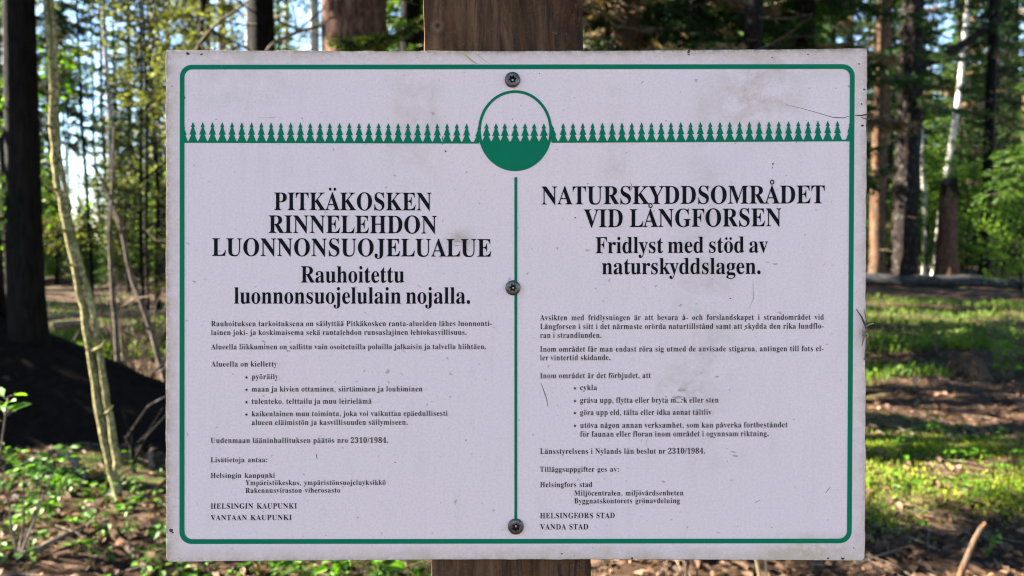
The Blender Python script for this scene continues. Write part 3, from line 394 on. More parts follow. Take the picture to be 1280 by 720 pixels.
def star5(cx, cy, r): return [(cx + (r if i % 2 == 0 else r * 0.42) * math.sin(i * math.pi / 5), cy + (r if i % 2 == 0 else r * 0.42) * math.cos(i * math.pi / 5)) for i in range(10)]


CAP = 455.0
GL['.'] = (168, [circle(84, 44, 56)])
GL[','] = (168, [[(40, 40), (52, 76), (86, 84), (122, 62), (128, 14), (104, -44), (56, -84), (46, -70), (84, -32), (92, -6), (54, 0)]])
GL['-'] = (224, [box2(24, 112, 196, 168)])
GL[':'] = (224, [circle(110, 42, 54), circle(110, 262, 54)])
GL['/'] = (190, [[(6, -9), (58, -9), (188, 464), (136, 464)]])
GL['*'] = (300, [star5(140, 190, 150)])


def glyph(c):
    if c in GL: return GL[c]
    basec = {'ä': 'a', 'ö': 'o', 'å': 'a', 'Ä': 'A', 'Ö': 'O', 'Å': 'A'}[c]
    adv, sp = GL[basec]
    xs = [p[0] for s in sp for p in s]; ys = [p[1] for s in sp for p in s]
    mx = (min(xs) + max(xs)) / 2; top = max(ys)
    if c in 'äöÄÖ': ex = [circle(mx - 72, top + 78, 40), circle(mx + 72, top + 78, 40)]
    else: ex = [circle(mx, top + 78, 66, 18), circle(mx, top + 78, 34, 18, True)]
    GL[c] = (adv, sp + ex)
    return GL[c]


FILLED = {}


def lighter(P, d):
    """The outline with its upright strokes d units thinner on each side."""
    out, n = [], len(P)
    for i in range(n):
        a, b = P[i - 1], P[(i + 1) % n]
        t_ = math.hypot(b[0] - a[0], b[1] - a[1]) or 1.0
        out.append((P[i][0] - SGN * d * (b[1] - a[1]) / t_, P[i][1]))
    return out


_p = GL['I'][1][0]
SGN = 1 if sum(_p[i - 1][0] * _p[i][1] - _p[i][0] * _p[i - 1][1] for i in range(len(_p))) > 0 else -1


def filled(c, light=0):
    """One letter's outline filled to triangles, in font units."""
    key, c = (c, light), c
    if key not in FILLED:
        cu = bpy.data.curves.new('letter', 'CURVE'); cu.dimensions = '2D'; cu.fill_mode = 'FRONT'
        for P in glyph(c)[1]:
            if light and c.isalpha() and c not in 'åÅ': P = lighter(P, light)
            sp = cu.splines.new('POLY'); sp.points.add(len(P) - 1)
            for pt, (x, y) in zip(sp.points, P): pt.co = (x / 100, y / 100, 0, 1)
            sp.use_cyclic_u = True
        tmp = bpy.data.objects.new('letter', cu); COL.objects.link(tmp)
        me = bpy.data.meshes.new_from_object(tmp.evaluated_get(bpy.context.evaluated_depsgraph_get()))
        bpy.data.objects.remove(tmp); bpy.data.curves.remove(cu)
        FILLED[key] = ([(v_.co.x * 100, v_.co.y * 100) for v_ in me.vertices], [list(p.vertices) for p in me.polygons])
        bpy.data.meshes.remove(me)
    return FILLED[key]


def text_line(mb, s, x0, x1, y0, y1, cap, word=1.0):
    """One printed line, in photo pixels on the board: left x0 to right x1, baseline from y0 to y1, capitals cap pixels high."""
    pen, items = 0, []
    small = cap < 10
    track, light = (28, 5) if small else (0, 0)
    for c in s:
        if c == ' ': pen += 165 * word + track; continue
        items.append((pen, c)); pen += glyph(c)[0] + track
    xs = [p + q[0] for p, c in items for q in filled(c, light)[0]]
    lo, hi = min(xs), max(xs)
    k = (x1 - x0) / (hi - lo)
    for p, c in items:
        V, F = filled(c, light)
        out = []
        for gx_, gy_ in V:
            X = x0 + (p + gx_ - lo) * k
            out.append(list(bp(X, y0 + (y1 - y0) * (X - x0) / (x1 - x0) - gy_ / CAP * cap, 0.0003)))
        n0 = mb.n
        mb.add(out, [F[0]])
        for f in F[1:]:
            mb.f.setdefault(len(f), []).append((np.array([f]) + n0, 0))


D0, BEND, THICK = 0.682, 0.005, 0.005


def depth(u): return D0 + BEND * (1 - (u / 0.3) ** 2)


def uv(px, py):
    u = 0.0
    for _ in range(6): u = (px - 640) / FPX * depth(u)
    return u, (360 - py) / FPX * depth(u)


SIGN_BASE = on_ground(640, 640)
sign_d = D0 + THICK + 0.07
_p = EYE + FWD * sign_d
SIGN_BASE = Vector((0.0, _p.y - _p.z * SP / CP, h1(0, _p.y)))
sign = tag(empty('information_sign', SIGN_BASE), 'weathered white nature reserve notice with green border, screwed to a square brown post', 'sign')


def b3(u, v, off=0.0):
    return EYE + FWD * (depth(u) - off) + RIGHT * u + UP * v - SIGN_BASE


def bp(px, py, off=0.0): return b3(*uv(px, py), off)


# board material: off-white paint with dust, streaks, specks and grubby edges
t = NT('board_paint')
uvn = t.n('UVMap'); uvn.uv_map = 'board'
vec = uvn.outputs[0]
def mapped(sx, sy):
    mp = t.n('Mapping'); mp.inputs['Scale'].default_value = (sx, sy, 1); t.l(vec, mp.inputs[0]); return mp.outputs[0]
iso = mapped(1.778, 1.0)
big = t.noise(iso, 2.2, 3, 0.5)
c = t.ramp(big, [(0.35, (0.755, 0.560, 0.522)), (0.65, (0.780, 0.564, 0.516))])
fine = t.noise(iso, 250, 2, 0.6)
c = t.mix(t.ramp(fine, [(0.34, 0.20), (0.60, 0.0)]), c, (0.40, 0.34, 0.32))
sep = t.n('SeparateXYZ'); t.l(vec, sep.inputs[0])
X, Y = sep.outputs[0], sep.outputs[1]
def band(cen, wid, coord):                               # 1 at cen falling to 0 at wid
    return t.math('MAXIMUM', t.math('SUBTRACT', 1.0, t.math('DIVIDE', t.math('ABSOLUTE', t.math('SUBTRACT', coord, cen)), wid)), 0.0)
streak_n = t.noise(mapped(60, 6), 1.0, 6, 0.75)
blot = t.noise(mapped(30, 18), 1.0, 8, 0.75)
def stain(cx, wx, cy, wy, amt, col, lo=0.42, hi=0.75):
    global c
    m = t.math('MULTIPLY', t.math('MULTIPLY', band(cx, wx, X), band(cy, wy, Y)), amt)
    m = t.math('MULTIPLY', m, t.ramp(blot, [(lo, 0.0), (hi, 1.0)]))
    c = t.mix(m, c, col)
stain(0.405, 0.035, 0.80, 0.16, 0.8, (0.46, 0.30, 0.20), 0.40, 0.7)
stain(0.735, 0.06, 0.83, 0.10, 1.3, (0.42, 0.25, 0.14))
stain(0.69, 0.045, 0.50, 0.42, 0.9, (0.46, 0.34, 0.27))
stain(0.665, 0.03, 0.32, 0.05, 2.0, (0.46, 0.36, 0.28))
stain(0.447, 0.02, 0.58, 0.03, 1.3, (0.42, 0.33, 0.23), 0.45, 0.6)
stain(0.79, 0.06, 0.045, 0.035, 2.2, (0.42, 0.30, 0.12))
stain(0.23, 0.10, 0.84, 0.05, 0.6, (0.40, 0.36, 0.30))
stain(0.55, 0.5, 0.037, 0.02, 1.2, (0.42, 0.33, 0.22))
stain(0.24, 0.12, 0.90, 0.05, 1.0, (0.44, 0.36, 0.28))
stain(0.79, 0.10, 0.90, 0.05, 1.2, (0.42, 0.32, 0.22))
stain(0.60, 0.02, 0.72, 0.2, 0.8, (0.46, 0.34, 0.27))
ex = t.math('MAXIMUM', t.math('SUBTRACT', 0.186, X), t.math('SUBTRACT', X, 0.8235))
ey = t.math('MULTIPLY', t.math('MAXIMUM', t.math('SUBTRACT', 0.055, Y), t.math('SUBTRACT', Y, 0.882)), 0.75)
edge = t.ramp(t.math('MAXIMUM', ex, ey), [(0.0, 0.0), (0.022, 1.0)])
grime = t.math('MULTIPLY', edge, t.ramp(t.noise(iso, 48, 9, 0.85), [(0.36, 0.05), (0.62, 0.95)]))
c = t.mix(t.math('MULTIPLY', grime, 0.95), c, (0.50, 0.345, 0.23))
rim = t.ramp(t.math('MAXIMUM', ex, ey), [(0.018, 0.0), (0.0245, 1.0)])
c = t.mix(t.math('MULTIPLY', rim, t.ramp(t.noise(iso, 60, 6, 0.8), [(0.42, 0.0), (0.56, 0.95)])), c, (0.20, 0.125, 0.075))
spk = t.noise(iso, 75, 2, 0.5)
c = t.mix(t.ramp(spk, [(0.70, 0.0), (0.75, 0.5)]), c, (0.20, 0.13, 0.10))
c = t.mix(t.math('MULTIPLY', t.ramp(streak_n, [(0.5, 0.0), (0.8, 0.22)]), 1.0), c, (0.42, 0.34, 0.30))
t.bump(t.math('ADD', fine, t.math('MULTIPLY', big, 0.4)), 0.06, 0.001)
M['board'] = t.base(c, 0.62, 0.3)


def print_mat(name, col, wear):
    t = NT(name)
    v = t.coords('Object')
    c = t.mix(t.ramp(t.noise(v, 420, 4, 0.8), [(0.66, 0.0), (0.74, wear)]), col, (0.36, 0.34, 0.34))
    c = t.mix(t.ramp(t.noise(v, 25, 3), [(0.35, 0.0), (0.75, 0.25)]), c, tuple(x * 1.3 + 0.002 for x in col))
    return t.base(c, 0.6, 0.08)


M['green_print'] = print_mat('green_print', (0.001, 0.140, 0.064), 0.4)
M['black_print'] = print_mat('black_print', (0.004, 0.004, 0.005), 0.15)
M['worn'] = M['board']
t = NT('grime_marks'); M['grime'] = t.base((0.085, 0.058, 0.044), 0.9, 0.1)
t = NT('soft_grime'); M['soft_grime'] = t.base(t.ramp(t.noise(t.coords('Object'), 900, 3), [(0.3, (0.34, 0.25, 0.19)), (0.7, (0.58, 0.44, 0.38))]), 0.9, 0.1)
t = NT('yellow_scratch'); M['yellow'] = t.base((0.46, 0.33, 0.16), 0.8, 0.1)

t = NT('board_edge'); M['board_edge'] = t.base(t.ramp(t.noise(t.coords('Object'), 300, 4, 0.8), [(0.35, (0.03, 0.022, 0.016)), (0.55, (0.12, 0.10, 0.085)), (0.75, (0.26, 0.23, 0.22))]), 0.9, 0.1)

# board plate
cor = {k: uv(*p) for k, p in dict(tl=(207.2, 62.4), tr=(1084.2, 60.2), br=(1081.7, 701.2), bl=(207.3, 702.8)).items()}


def plate(s, q):
    """s 0..1 across, q 0..1 down -> (u, v)"""
    a = [cor['tl'][i] * (1 - s) + cor['tr'][i] * s for i in (0, 1)]
    b = [cor['bl'][i] * (1 - s) + cor['br'][i] * s for i in (0, 1)]
    return [a[i] * (1 - q) + b[i] * q for i in (0, 1)]


NU, NV = 120, 80
rg = np.random.default_rng(3)
jit = {k: rg.normal(0, 1, 400) for k in 'lrtb'}
for k in jit: jit[k] = np.convolve(jit[k], [0.25, 0.5, 0.25], 'same') * 0.00028
W_, H_ = 0.6, 0.44
rows = []
qs = list(np.linspace(0, 1, NV + 1))
for extra in (0.0008, 0.002, 0.0045, 0.0075):
    qs += [extra, 1 - extra]
qs = sorted(set(qs))
for j, q in enumerate(qs):
    row = []
    dy_b, dy_t = (1 - q) * H_, q * H_
    ins = 0.0
    for dd, rad in ((dy_b, 0.0046), (dy_t, 0.0012)):
        if dd < rad: ins = max(ins, rad - math.sqrt(max(rad * rad - (rad - dd) ** 2, 0)))
    for i in range(NU + 1):
        s = i / NU
        s2 = ins / W_ + s * (1 - 2 * ins / W_)
        u, v_ = plate(s2, q)
        if i == 0: u += jit['l'][j]
        if i == NU: u += jit['r'][j] - abs(jit['r'][j + 40]) * 1.2
        if j == 0: v_ += jit['t'][i]
        if j == len(qs) - 1: v_ += jit['b'][i]
        row.append((u, v_))
    rows.append(row)
UV = np.array(rows)                                      # rows x cols x 2
nr, nc = UV.shape[:2]
mb = MB()
ins_e = 0.0004
cen = UV.reshape(-1, 2).mean(0)
front = np.array([[list(b3(u, v_)) for u, v_ in r] for r in UV])
lip = np.array([[list(b3(u, v_, -ins_e)) for u, v_ in r] for r in UV])
back = np.array([[list(b3(u, v_, -THICK)) for u, v_ in r] for r in UV])
# front face drawn in a hair from the edge, so that the rim is a small bevel
sh = UV.copy(); sh[:, 0, 0] += ins_e; sh[:, -1, 0] -= ins_e; sh[0, :, 1] -= ins_e; sh[-1, :, 1] += ins_e
front = np.array([[list(b3(u, v_)) for u, v_ in r] for r in sh])
idx = np.arange(nr * nc).reshape(nr, nc)
mb.add(front.reshape(-1, 3), np.stack([idx[1:, :-1], idx[1:, 1:], idx[:-1, 1:], idx[:-1, :-1]], -1).reshape(-1, 4))
mb.add(back.reshape(-1, 3), np.stack([idx[:-1, :-1], idx[:-1, 1:], idx[1:, 1:], idx[1:, :-1]], -1).reshape(-1, 4))
per = np.concatenate([idx[0, :], idx[1:, -1], idx[-1, -2::-1], idx[-2:0:-1, 0]])
F3, L3, B3 = front.reshape(-1, 3)[per], lip.reshape(-1, 3)[per], back.reshape(-1, 3)[per]
for A_, B_ in ((F3, L3), (L3, B3)):
    k = len(per); mb.add(np.concatenate([A_, B_]), np.stack([np.arange(k), np.roll(np.arange(k), -1), np.roll(np.arange(k), -1) + k, np.arange(k) + k], -1), 4)


def flat_strip(pts, w, mat, off=0.00016):
    """A thin mark along photo-pixel points on the board."""
    pts = [np.array(p, float) for p in pts]
    w = np.broadcast_to(np.asarray(w, float), (len(pts),))
    L, Rr = [], []
    for i, p in enumerate(pts):
        d = pts[min(i + 1, len(pts) - 1)] - pts[max(i - 1, 0)]
        d = np.array([-d[1], d[0]]) / (np.hypot(*d) + 1e-9) * w[i] / 2
        L.append(p + d); Rr.append(p - d)
    V = [list(bp(*p, off)) for p in L] + [list(bp(*p, off)) for p in Rr]
    k = len(pts)
    mb.add(V, [[i, i + 1, k + i + 1, k + i] for i in range(k - 1)], mat)


def dab(cx, cy, rx, ry, mat, seed, off=0.00014, n=16):
    g = np.random.default_rng(seed)
    r = 1 + 0.35 * np.convolve(g.normal(0, 1, n + 2), [.3, .4, .3], 'same')[:n]
    pts = [bp(cx + rx * r[i] * math.cos(2 * math.pi * i / n), cy + ry * r[i] * math.sin(2 * math.pi * i / n), off) for i in range(n)]
    mb.poly([list(p) for p in pts], mat)


# scratches, cracks and stuck dirt (surface marks of the board)
flat_strip([(982, 131), (1000, 135), (1022, 141), (1040, 146.5), (1054, 147.5), (1062, 145)], [0.3, 0.4, 0.5, 0.7, 1.0, 0.5], 1)
flat_strip([(1069, 144), (1076, 144.5), (1084, 143)], [1.0, 1.6, 2.0], 1)
flat_strip([(1076, 146.5), (1080, 148), (1084, 149)], [0.6, 1.1, 1.2], 1)
flat_strip([(676, 478), (680, 489), (683.5, 499), (684.5, 508)], [0.4, 0.9, 0.9, 0.5], 1)
flat_strip([(554, 170), (553, 174), (555, 178), (552.5, 181)], [0.8, 1.4, 1.0, 0.6], 1)
flat_strip([(395, 567), (396, 571), (396.5, 574)], [0.8, 0.9, 0.5], 1)
flat_strip([(322, 147), (332, 147.5), (340, 147), (347, 146)], [0.3, 0.6, 0.7, 0.3], 2)
flat_strip([(576, 65), (583, 70), (590, 76), (597, 80)], [0.6, 2.2, 2.4, 0.8], 3)
flat_strip([(592, 65), (600, 71), (611, 79)], [0.5, 0.9, 0.4], 3)
flat_strip([(788, 228), (790, 233), (789, 238)], [0.4, 0.8, 0.4], 1)
flat_strip([(808, 548), (808.5, 555), (809, 561)], [0.3, 0.5, 0.3], 2)
flat_strip([(1032, 616), (1036, 611), (1038, 609)], [0.3, 0.8, 0.4], 1)
flat_strip([(950, 625), (944, 628)], [0.3, 0.7], 1)
flat_strip([(936, 386), (942, 373), (941, 349)], [0.3, 0.9, 0.3], 2)
for x, y, r, s in ((573.5, 301, 6, 0), (571, 307, 3, 1), (583, 312, 3.2, 2), (917, 565, 3.5, 3), (919, 570, 4, 4), (969, 330, 3, 5), (960, 328, 2, 6), (852, 488, 5, 7), (848, 497, 6, 8),
                   (896, 471, 3, 9), (303, 92, 0, 10)):
    if r: dab(x, y, r, r * 0.32, 2, s)
for x, y, r, s in ((1067, 684.7, 1.1, 20), (1053, 698.2, 2.0, 21), (861, 65, 1.9, 22), (861, 68, 1.2, 23), (966, 205, 1.2, 24), (913, 373, 0.9, 25), (231, 122, 1.3, 26), (702, 692, 1.2, 27), (214, 663, 2.6, 28), (216, 665.5, 1.6, 29),
                   (1078, 157, 1.6, 30), (1077, 130, 1.1, 31), (965, 72, 1.0, 32), (1010, 68, 1.0, 33), (558, 176, 1.6, 34), (557, 189, 1.2, 35), (719, 272, 1.0, 36), (494, 578, 0.9, 37), (235, 67, 2.0, 38), (252, 68, 1.5, 39), (1074, 80, 1.3, 40), (1080, 112, 1.5, 41), (790, 698, 1.6, 42), (1035, 698, 1.6, 43)):
    dab(x, y, r, r * 0.8, 1, s)
g = np.random.default_rng(5)
for i in range(150):                                     # fine specks
    x, y = g.uniform(212, 1078), g.uniform(66, 698)
    dab(x, y, g.uniform(0.25, 0.75), g.uniform(0.25, 0.6), 1 if g.random() < 0.35 else 2, 100 + i, 0.00012, 7)
def rub(cx, cy, rx, ry, seed):                            # bare board where the print has rubbed off
    g = np.random.default_rng(seed); n = 14
    r = 1 + 0.2 * g.normal(0, 1, n).clip(-1, 1)
    mb.poly([list(bp(cx + rx * r[i] * math.cos(2 * math.pi * i / n), cy + ry * r[i] * math.sin(2 * math.pi * i / n), 0.00046)) for i in range(n)][::-1])
rub(346.2, 457.2, 1.3, 3.2, 1); rub(347.6, 472.5, 1.2, 3.2, 2); rub(848.5, 500.4, 4.2, 2.3, 3); rub(888.9, 517, 0.9, 2.2, 5)
board = mb.build('board', [M['board'], M['grime'], M['soft_grime'], M['yellow'], M['board_edge']], sign, smooth=False)
ul = board.data.uv_layers.new(name='board')
co = np.empty(len(board.data.vertices) * 3); board.data.vertices.foreach_get('co', co); co = co.reshape(-1, 3) + np.array(SIGN_BASE)
rel = co - np.array(EYE)
dd = rel @ np.array(FWD)
pxy = np.stack([(640 + rel @ np.array(RIGHT) / 0.6845 * FPX) / 1280, 1 - (360 - rel @ np.array(UP) / 0.6845 * FPX) / 720], -1)
li = np.empty(len(board.data.loops), dtype=np.int32); board.data.loops.foreach_get('vertex_index', li)
ul.data.foreach_set('uv', pxy[li].ravel())


# green border: a rounded ring
def rounded(corners, r, n=8, seg=30):
    """Closed outline with rounded corners through tl, tr, br, bl (pixels)."""
    out = []
    k = 4
    for i in range(k):
        p = np.array(corners[i], float); a = np.array(corners[i - 1], float); b = np.array(corners[(i + 1) % k], float)
        da = (a - p) / np.hypot(*(a - p)); db = (b - p) / np.hypot(*(b - p))
        cen_ = p + (da + db) * r
        s, e = p + da * r, p + db * r
        arc = []
        for j in range(n + 1):
            f = j / n * math.pi / 2
            arc.append(tuple(cen_ - db * r * math.cos(f) - da * r * math.sin(f)))
        if out:
            q = np.array(out[-1])
            out += [tuple(q + (np.array(arc[0]) - q) * m / seg) for m in range(1, seg)]
        out += arc
    q = np.array(out[-1]); z = np.array(out[0])
    out += [tuple(q + (z - q) * m / seg) for m in range(1, seg)]
    return out


oc = [(224.9, 81.0), (1068.4, 80.3), (1064.5, 679.0), (224.4, 679.9)]
ic = [(230.7, 86.8), (1062.3, 86.2), (1058.6, 673.2), (230.7, 673.9)]
o1, i1 = rounded(oc, 15), rounded(ic, 10)
rb = MB()
k = len(o1)
rb.add([list(bp(*p, 0.00022)) for p in o1] + [list(bp(*p, 0.00022)) for p in i1], [[j, (j + 1) % k, k + (j + 1) % k, k + j] for j in range(k)])
rb.build('border', M['green_print'], board, smooth=False)


def spruce_sign(cx, tip, base, hw):
    h = base - tip
    L = [(0, 0), (0.46, 0.27), (0.20, 0.27), (0.74, 0.645), (0.36, 0.645), (1.0, 1.0)]
    pts = [(cx + a * hw, tip + b * h) for a, b in L]
    return pts + [(cx - a * hw, tip + b * h) for a, b in L[:0:-1]]


fr = []
for i in range(29):
    cx = 241.3 + i * 12.214
    fr.append(spruce_sign(cx, 152.3 + i * 0.07, 177.0 + i * 0.03, 5.9))
for i in range(29):
    cx = 704 + i * 12.243
    fr.append(spruce_sign(cx, 153.7 - i * 0.10, 177.0 - i * 0.065, 5.9))
fr.append([(230, 156), (231.5, 160), (230.8, 161.5), (233.5, 168.5), (231.8, 168.5), (235, 177.2), (230, 177.2)])
fr.append([(1063, 150.5), (1060.6, 157), (1061.6, 157), (1059, 166), (1060.6, 166), (1057, 175.3), (1063, 175.3)])
fr.append([(599, 156), (596.4, 162), (597.6, 162), (594, 170.5), (595.6, 170.5), (592, 178), (599.5, 178)])
fr.append([(689, 155), (693, 161), (692, 161), (695.6, 169.5), (694, 169.5), (697.5, 177.4), (689, 177.6)])
fb = MB()
for x0, x1, y0, y1 in ((230, 599, 177.2, 178.1), (690, 1063, 177.2, 175.2)):
    n = 24
    top = [(x0 + (x1 - x0) * j / n, y0 + (y1 - y0) * j / n - 0.7) for j in range(n + 1)]
    fb.add([list(bp(x, y, 0.00026)) for x, y in top] + [list(bp(x, y + 2.1, 0.00026)) for x, y in top], [[j, j + 1, n + 2 + j, n + 1 + j] for j in range(n)])
for T in fr:
    fb.poly([list(bp(x, y, 0.0003)) for x, y in T])
fb.build('tree_frieze', M['green_print'], board, smooth=False)

# round emblem: ring, filled lower part with spruces standing on it
ex_, ey_, rx_, ry_ = 643.9, 163.4, 46.3, 50.6
def ell(f, a): return (ex_ + rx_ * f * math.cos(a), ey_ + ry_ * f * math.sin(a))
eb = MB()
n = 72
eb.add([list(bp(*ell(1, 2 * math.pi * j / n), 0.00034)) for j in range(n)] + [list(bp(ex_ + (rx_ - 3.5) * math.cos(2 * math.pi * j / n), ey_ + (ry_ - 3.5) * math.sin(2 * math.pi * j / n), 0.00034)) for j in range(n)],
       [[j, (j + 1) % n, n + (j + 1) % n, n + j] for j in range(n)])
a0 = math.asin((177.2 - ey_) / ry_)
arc = [ell(0.97, a0 + (math.pi - 2 * a0) * j / 40) for j in range(41)]
eb.poly([list(bp(x, y, 0.0003)) for x, y in arc])
for cx in (608.2, 620, 631, 644, 656.4, 667.8, 679.8):
    eb.poly([list(bp(x, y, 0.00032)) for x, y in spruce_sign(cx, 154, 178.6, 6.6)])
eb.build('emblem', M['green_print'], board, smooth=False)
db_ = MB()
ys = np.linspace(221.6, 652, 20)
db_.add([list(bp(643.0, y, 0.00026)) for y in ys] + [list(bp(646.7, y, 0.00026)) for y in ys], [[j, j + 1, 21 + j, 20 + j] for j in range(19)])
db_.build('dividing_line', M['green_print'], board, smooth=False)

K, XL, XR = 'black_print', 264.0, 675.1
def block(name, lines, word=1.0, label=None):
    mb = MB()
    for ln in lines: text_line(mb, *ln)
    o = mb.build(name, M[K], board, smooth=False)
    if label: o['label'] = label
    return o


block('heading', [('PITKÄKOSKEN', 342.7, 539.5, 262.7, 263.0, 22.0), ('RINNELEHDON', 336.0, 546.1, 291.2, 291.9, 22.0), ('LUONNONSUOJELUALUE', 265.2, 614.1, 319.8, 320.9, 22.0)], label='three-line black heading in Finnish')
block('subheading', [('Rauhoitettu', 376.2, 505.4, 353.2, 353.2, 20.4), ('luonnonsuojelulain nojalla.', 292.8, 587.6, 379.5, 379.5, 20.4, 0.8)], label='two-line bold subheading in Finnish')
block('heading', [('NATURSKYDDSOMRÅDET', 677, 1030.8, 255.6, 254.2, 22.4), ('VID LÅNGFORSEN', 729.7, 976.6, 284.2, 282.8, 22.4)], label='two-line black heading in Swedish')
block('subheading', [('Fridlyst med stöd av', 744.4, 960, 316.6, 315.6, 20.2, 0.8), ('naturskyddslagen.', 752.5, 950.6, 342.8, 342.4, 20.2)], label='two-line bold subheading in Swedish')
c6, c7 = 6.6, 6.9
block('paragraph', [('Rauhoituksen tarkoituksena on säilyttää Pitkäkosken ranta-alueiden lähes luonnonti-', XL, 614.9, 407.8, 407.4, c6), ('lainen joki- ja koskimaisema sekä rantalehdon runsaslajinen lehtokasvillisuus.', XL, 583.3, 418.8, 418.4, c6)])
block('paragraph', [('Alueella liikkuminen on sallittu vain osoitetuilla poluilla jalkaisin ja talvella hiihtäen.', XL, 607.6, 436.7, 436.4, c6)])
block('list_heading', [('Alueella on kielletty', XL, 346.6, 458.3, 458.1, c6)])
for txt in ([('*', 306.2, 310.2, 474.5, 474.5, 6.4), ('pyöräily', 314.8, 348, 473.9, 473.8, c6)],
            [('*', 306.2, 310.2, 490, 490, 6.4), ('maan ja kivien ottaminen, siirtäminen ja louhiminen', 314.8, 528, 489.5, 489.2, c6)],
            [('*', 306.2, 310.2, 505.4, 505.4, 6.4), ('tulenteko, telttailu ja muu leirielämä', 314.8, 464.5, 504.8, 504.5, c6)],
            [('*', 306.2, 310.2, 521, 521, 6.4), ('kaikenlainen muu toiminta, joka voi vaikuttaa epäedullisesti', 314.8, 559.5, 520.3, 519.8, c6), ('alueen eläimistön ja kasvillisuuden säilymiseen.', 314.8, 509.6, 531.2, 530.8, c6)]):
    block('list_item', txt)
block('paragraph', [('Uudenmaan lääninhallituksen päätös nro 2310/1984.', 263.5, 485.2, 553.7, 553.4, c6)])
block('paragraph', [('Lisätietoja antaa:', 263.5, 334.2, 577.8, 577.6, 6.2, 1.5)])
block('address', [('Helsingin kaupunki', 263.5, 343.6, 597.3, 597.1, 6.2, 1.5), ('Ympäristökeskus, ympäristönsuojeluyksikkö', 307, 482, 606.4, 605.9, 6.2, 1.4), ('Rakennusviraston viherosasto', 307, 425.2, 616, 615.6, 6.2, 1.4)])
block('authority_name', [('HELSINGIN KAUPUNKI', 263.5, 371.2, 635.8, 635.5, 6.5, 1.5)])
block('authority_name', [('VANTAAN KAUPUNKI', 263.5, 364.8, 650.2, 649.9, 6.5, 1.5)])

block('paragraph', [('Avsikten med fridlysningen är att bevara å- och forslandskapet i strandområdet vid', XR, 1029.6, 400.4, 399.6, c7, 2.0), ('Långforsen i sitt i det närmaste orörda naturtillstånd samt att skydda den rika lundflo-', XR, 1029.4, 411.5, 410.7, c7, 1.1), ('ran i strandlunden.', XR, 751.8, 422.4, 422.2, c7)])
block('paragraph', [('Inom området får man endast röra sig utmed de anvisade stigarna, antingen till fots el-', XR, 1029.2, 439.7, 438.9, c7, 1.2), ('ler vintertid skidande.', XR, 763, 450.4, 450.1, c7)])
block('list_heading', [('Inom området är det förbjudet, att', XR, 813.5, 472.9, 472.5, c7)])
for txt in ([('*', 716.6, 720.8, 488, 488, 6.6), ('cykla', 725.2, 746.2, 487.6, 487.6, c7)],
            [('*', 716.6, 720.8, 504, 504, 6.6), ('gräva upp, flytta eller bryta mark eller sten', 725.2, 898.2, 503.5, 503.1, c7)],
            [('*', 716.6, 720.8, 519, 519, 6.6), ('göra upp eld, tälta eller idka annat tältliv', 725.2, 889.2, 518.8, 518.4, c7)],
            [('*', 716.6, 720.8, 535, 535, 6.6), ('utöva någon annan verksamhet, som kan påverka fortbeståndet', 725.2, 984.2, 534.9, 534.1, c7), ('för faunan eller floran inom området i ogynnsam riktning.', 725.2, 960.7, 545.8, 545.2, c7)]):
    block('list_item', txt)
block('paragraph', [('Länsstyrelsens i Nylands län beslut nr 2310/1984.', XR, 881.4, 567.4, 566.9, c7)])
block('paragraph', [('Tilläggsuppgifter ges av:', XR, 773.3, 589.8, 589.5, 6.5, 1.4)])
block('address', [('Helsingfors stad', XR, 740.3, 608.9, 608.6, 6.5, 1.3), ('Miljöcentralen, miljövårdsenheten', 717.8, 854.2, 619.5, 619.1, 6.5, 1.3), ('Byggnatskontorets grönavdelning', 717.8, 849.8, 629.2, 628.8, 6.5, 1.3)])
block('authority_name', [('HELSINGFORS STAD', XR, 768.3, 647.8, 647.5, 6.7, 1.2)])
block('authority_name', [('VANDA STAD', XR, 735.2, 661.8, 661.6, 6.7, 1.2)])
# torx screws
t = NT('screw_metal')
n1 = t.noise(t.coords('Object'), 260, 4, 0.7)
c = t.ramp(n1, [(0.3, (0.045, 0.036, 0.028)), (0.6, (0.13, 0.11, 0.095)), (0.8, (0.20, 0.14, 0.09))])
t.bsdf.inputs['Metallic'].default_value = 0.85
t.bump(n1, 0.2, 0.0005)
M['screw'] = t.base(c, 0.36, 0.5)
t = NT('screw_recess'); t.bsdf.inputs['Metallic'].default_value = 0.5
M['screw_dark'] = t.base((0.012, 0.011, 0.010), 0.5, 0.3)  # near-black metal inside the torx recess


def screw_mesh():
    mb = MB(); n = 60
    th = np.linspace(0, 2 * math.pi, n, endpoint=False)
    star = 1 + 0.20 * np.cos(6 * th)
    prof = [(0.0066, -0.0006, 0), (0.0067, 0.0004, 0), (0.0066, 0.0012, 0), (0.0061, 0.0019, 0), (0.0052, 0.0023, 0), (0.0042, 0.0025, 0), (0.0029, 0.0025, 1), (0.0026, 0.0020, 1), (0.0022, -0.0002, 1), (0.0003, -0.0006, 0)]
    V = []
    for r, z, s in prof:
        rr = r * (star if s else 1.0) * np.ones(n)
        V.append(np.stack([rr * np.cos(th), rr * np.sin(th), np.full(n, z)], -1))
    V = np.array(V); idx = np.arange(len(prof) * n).reshape(-1, n)
    for j in range(len(prof) - 1):
        q = np.stack([idx[j], np.roll(idx[j], -1), np.roll(idx[j + 1], -1), idx[j + 1]], -1) - j * n
        mb.add(V[j:j + 2].reshape(-1, 3), q, 0 if (j < 6) else 1)
    return mb.mesh('screw', [M['screw'], M['screw_dark']], smooth=True)


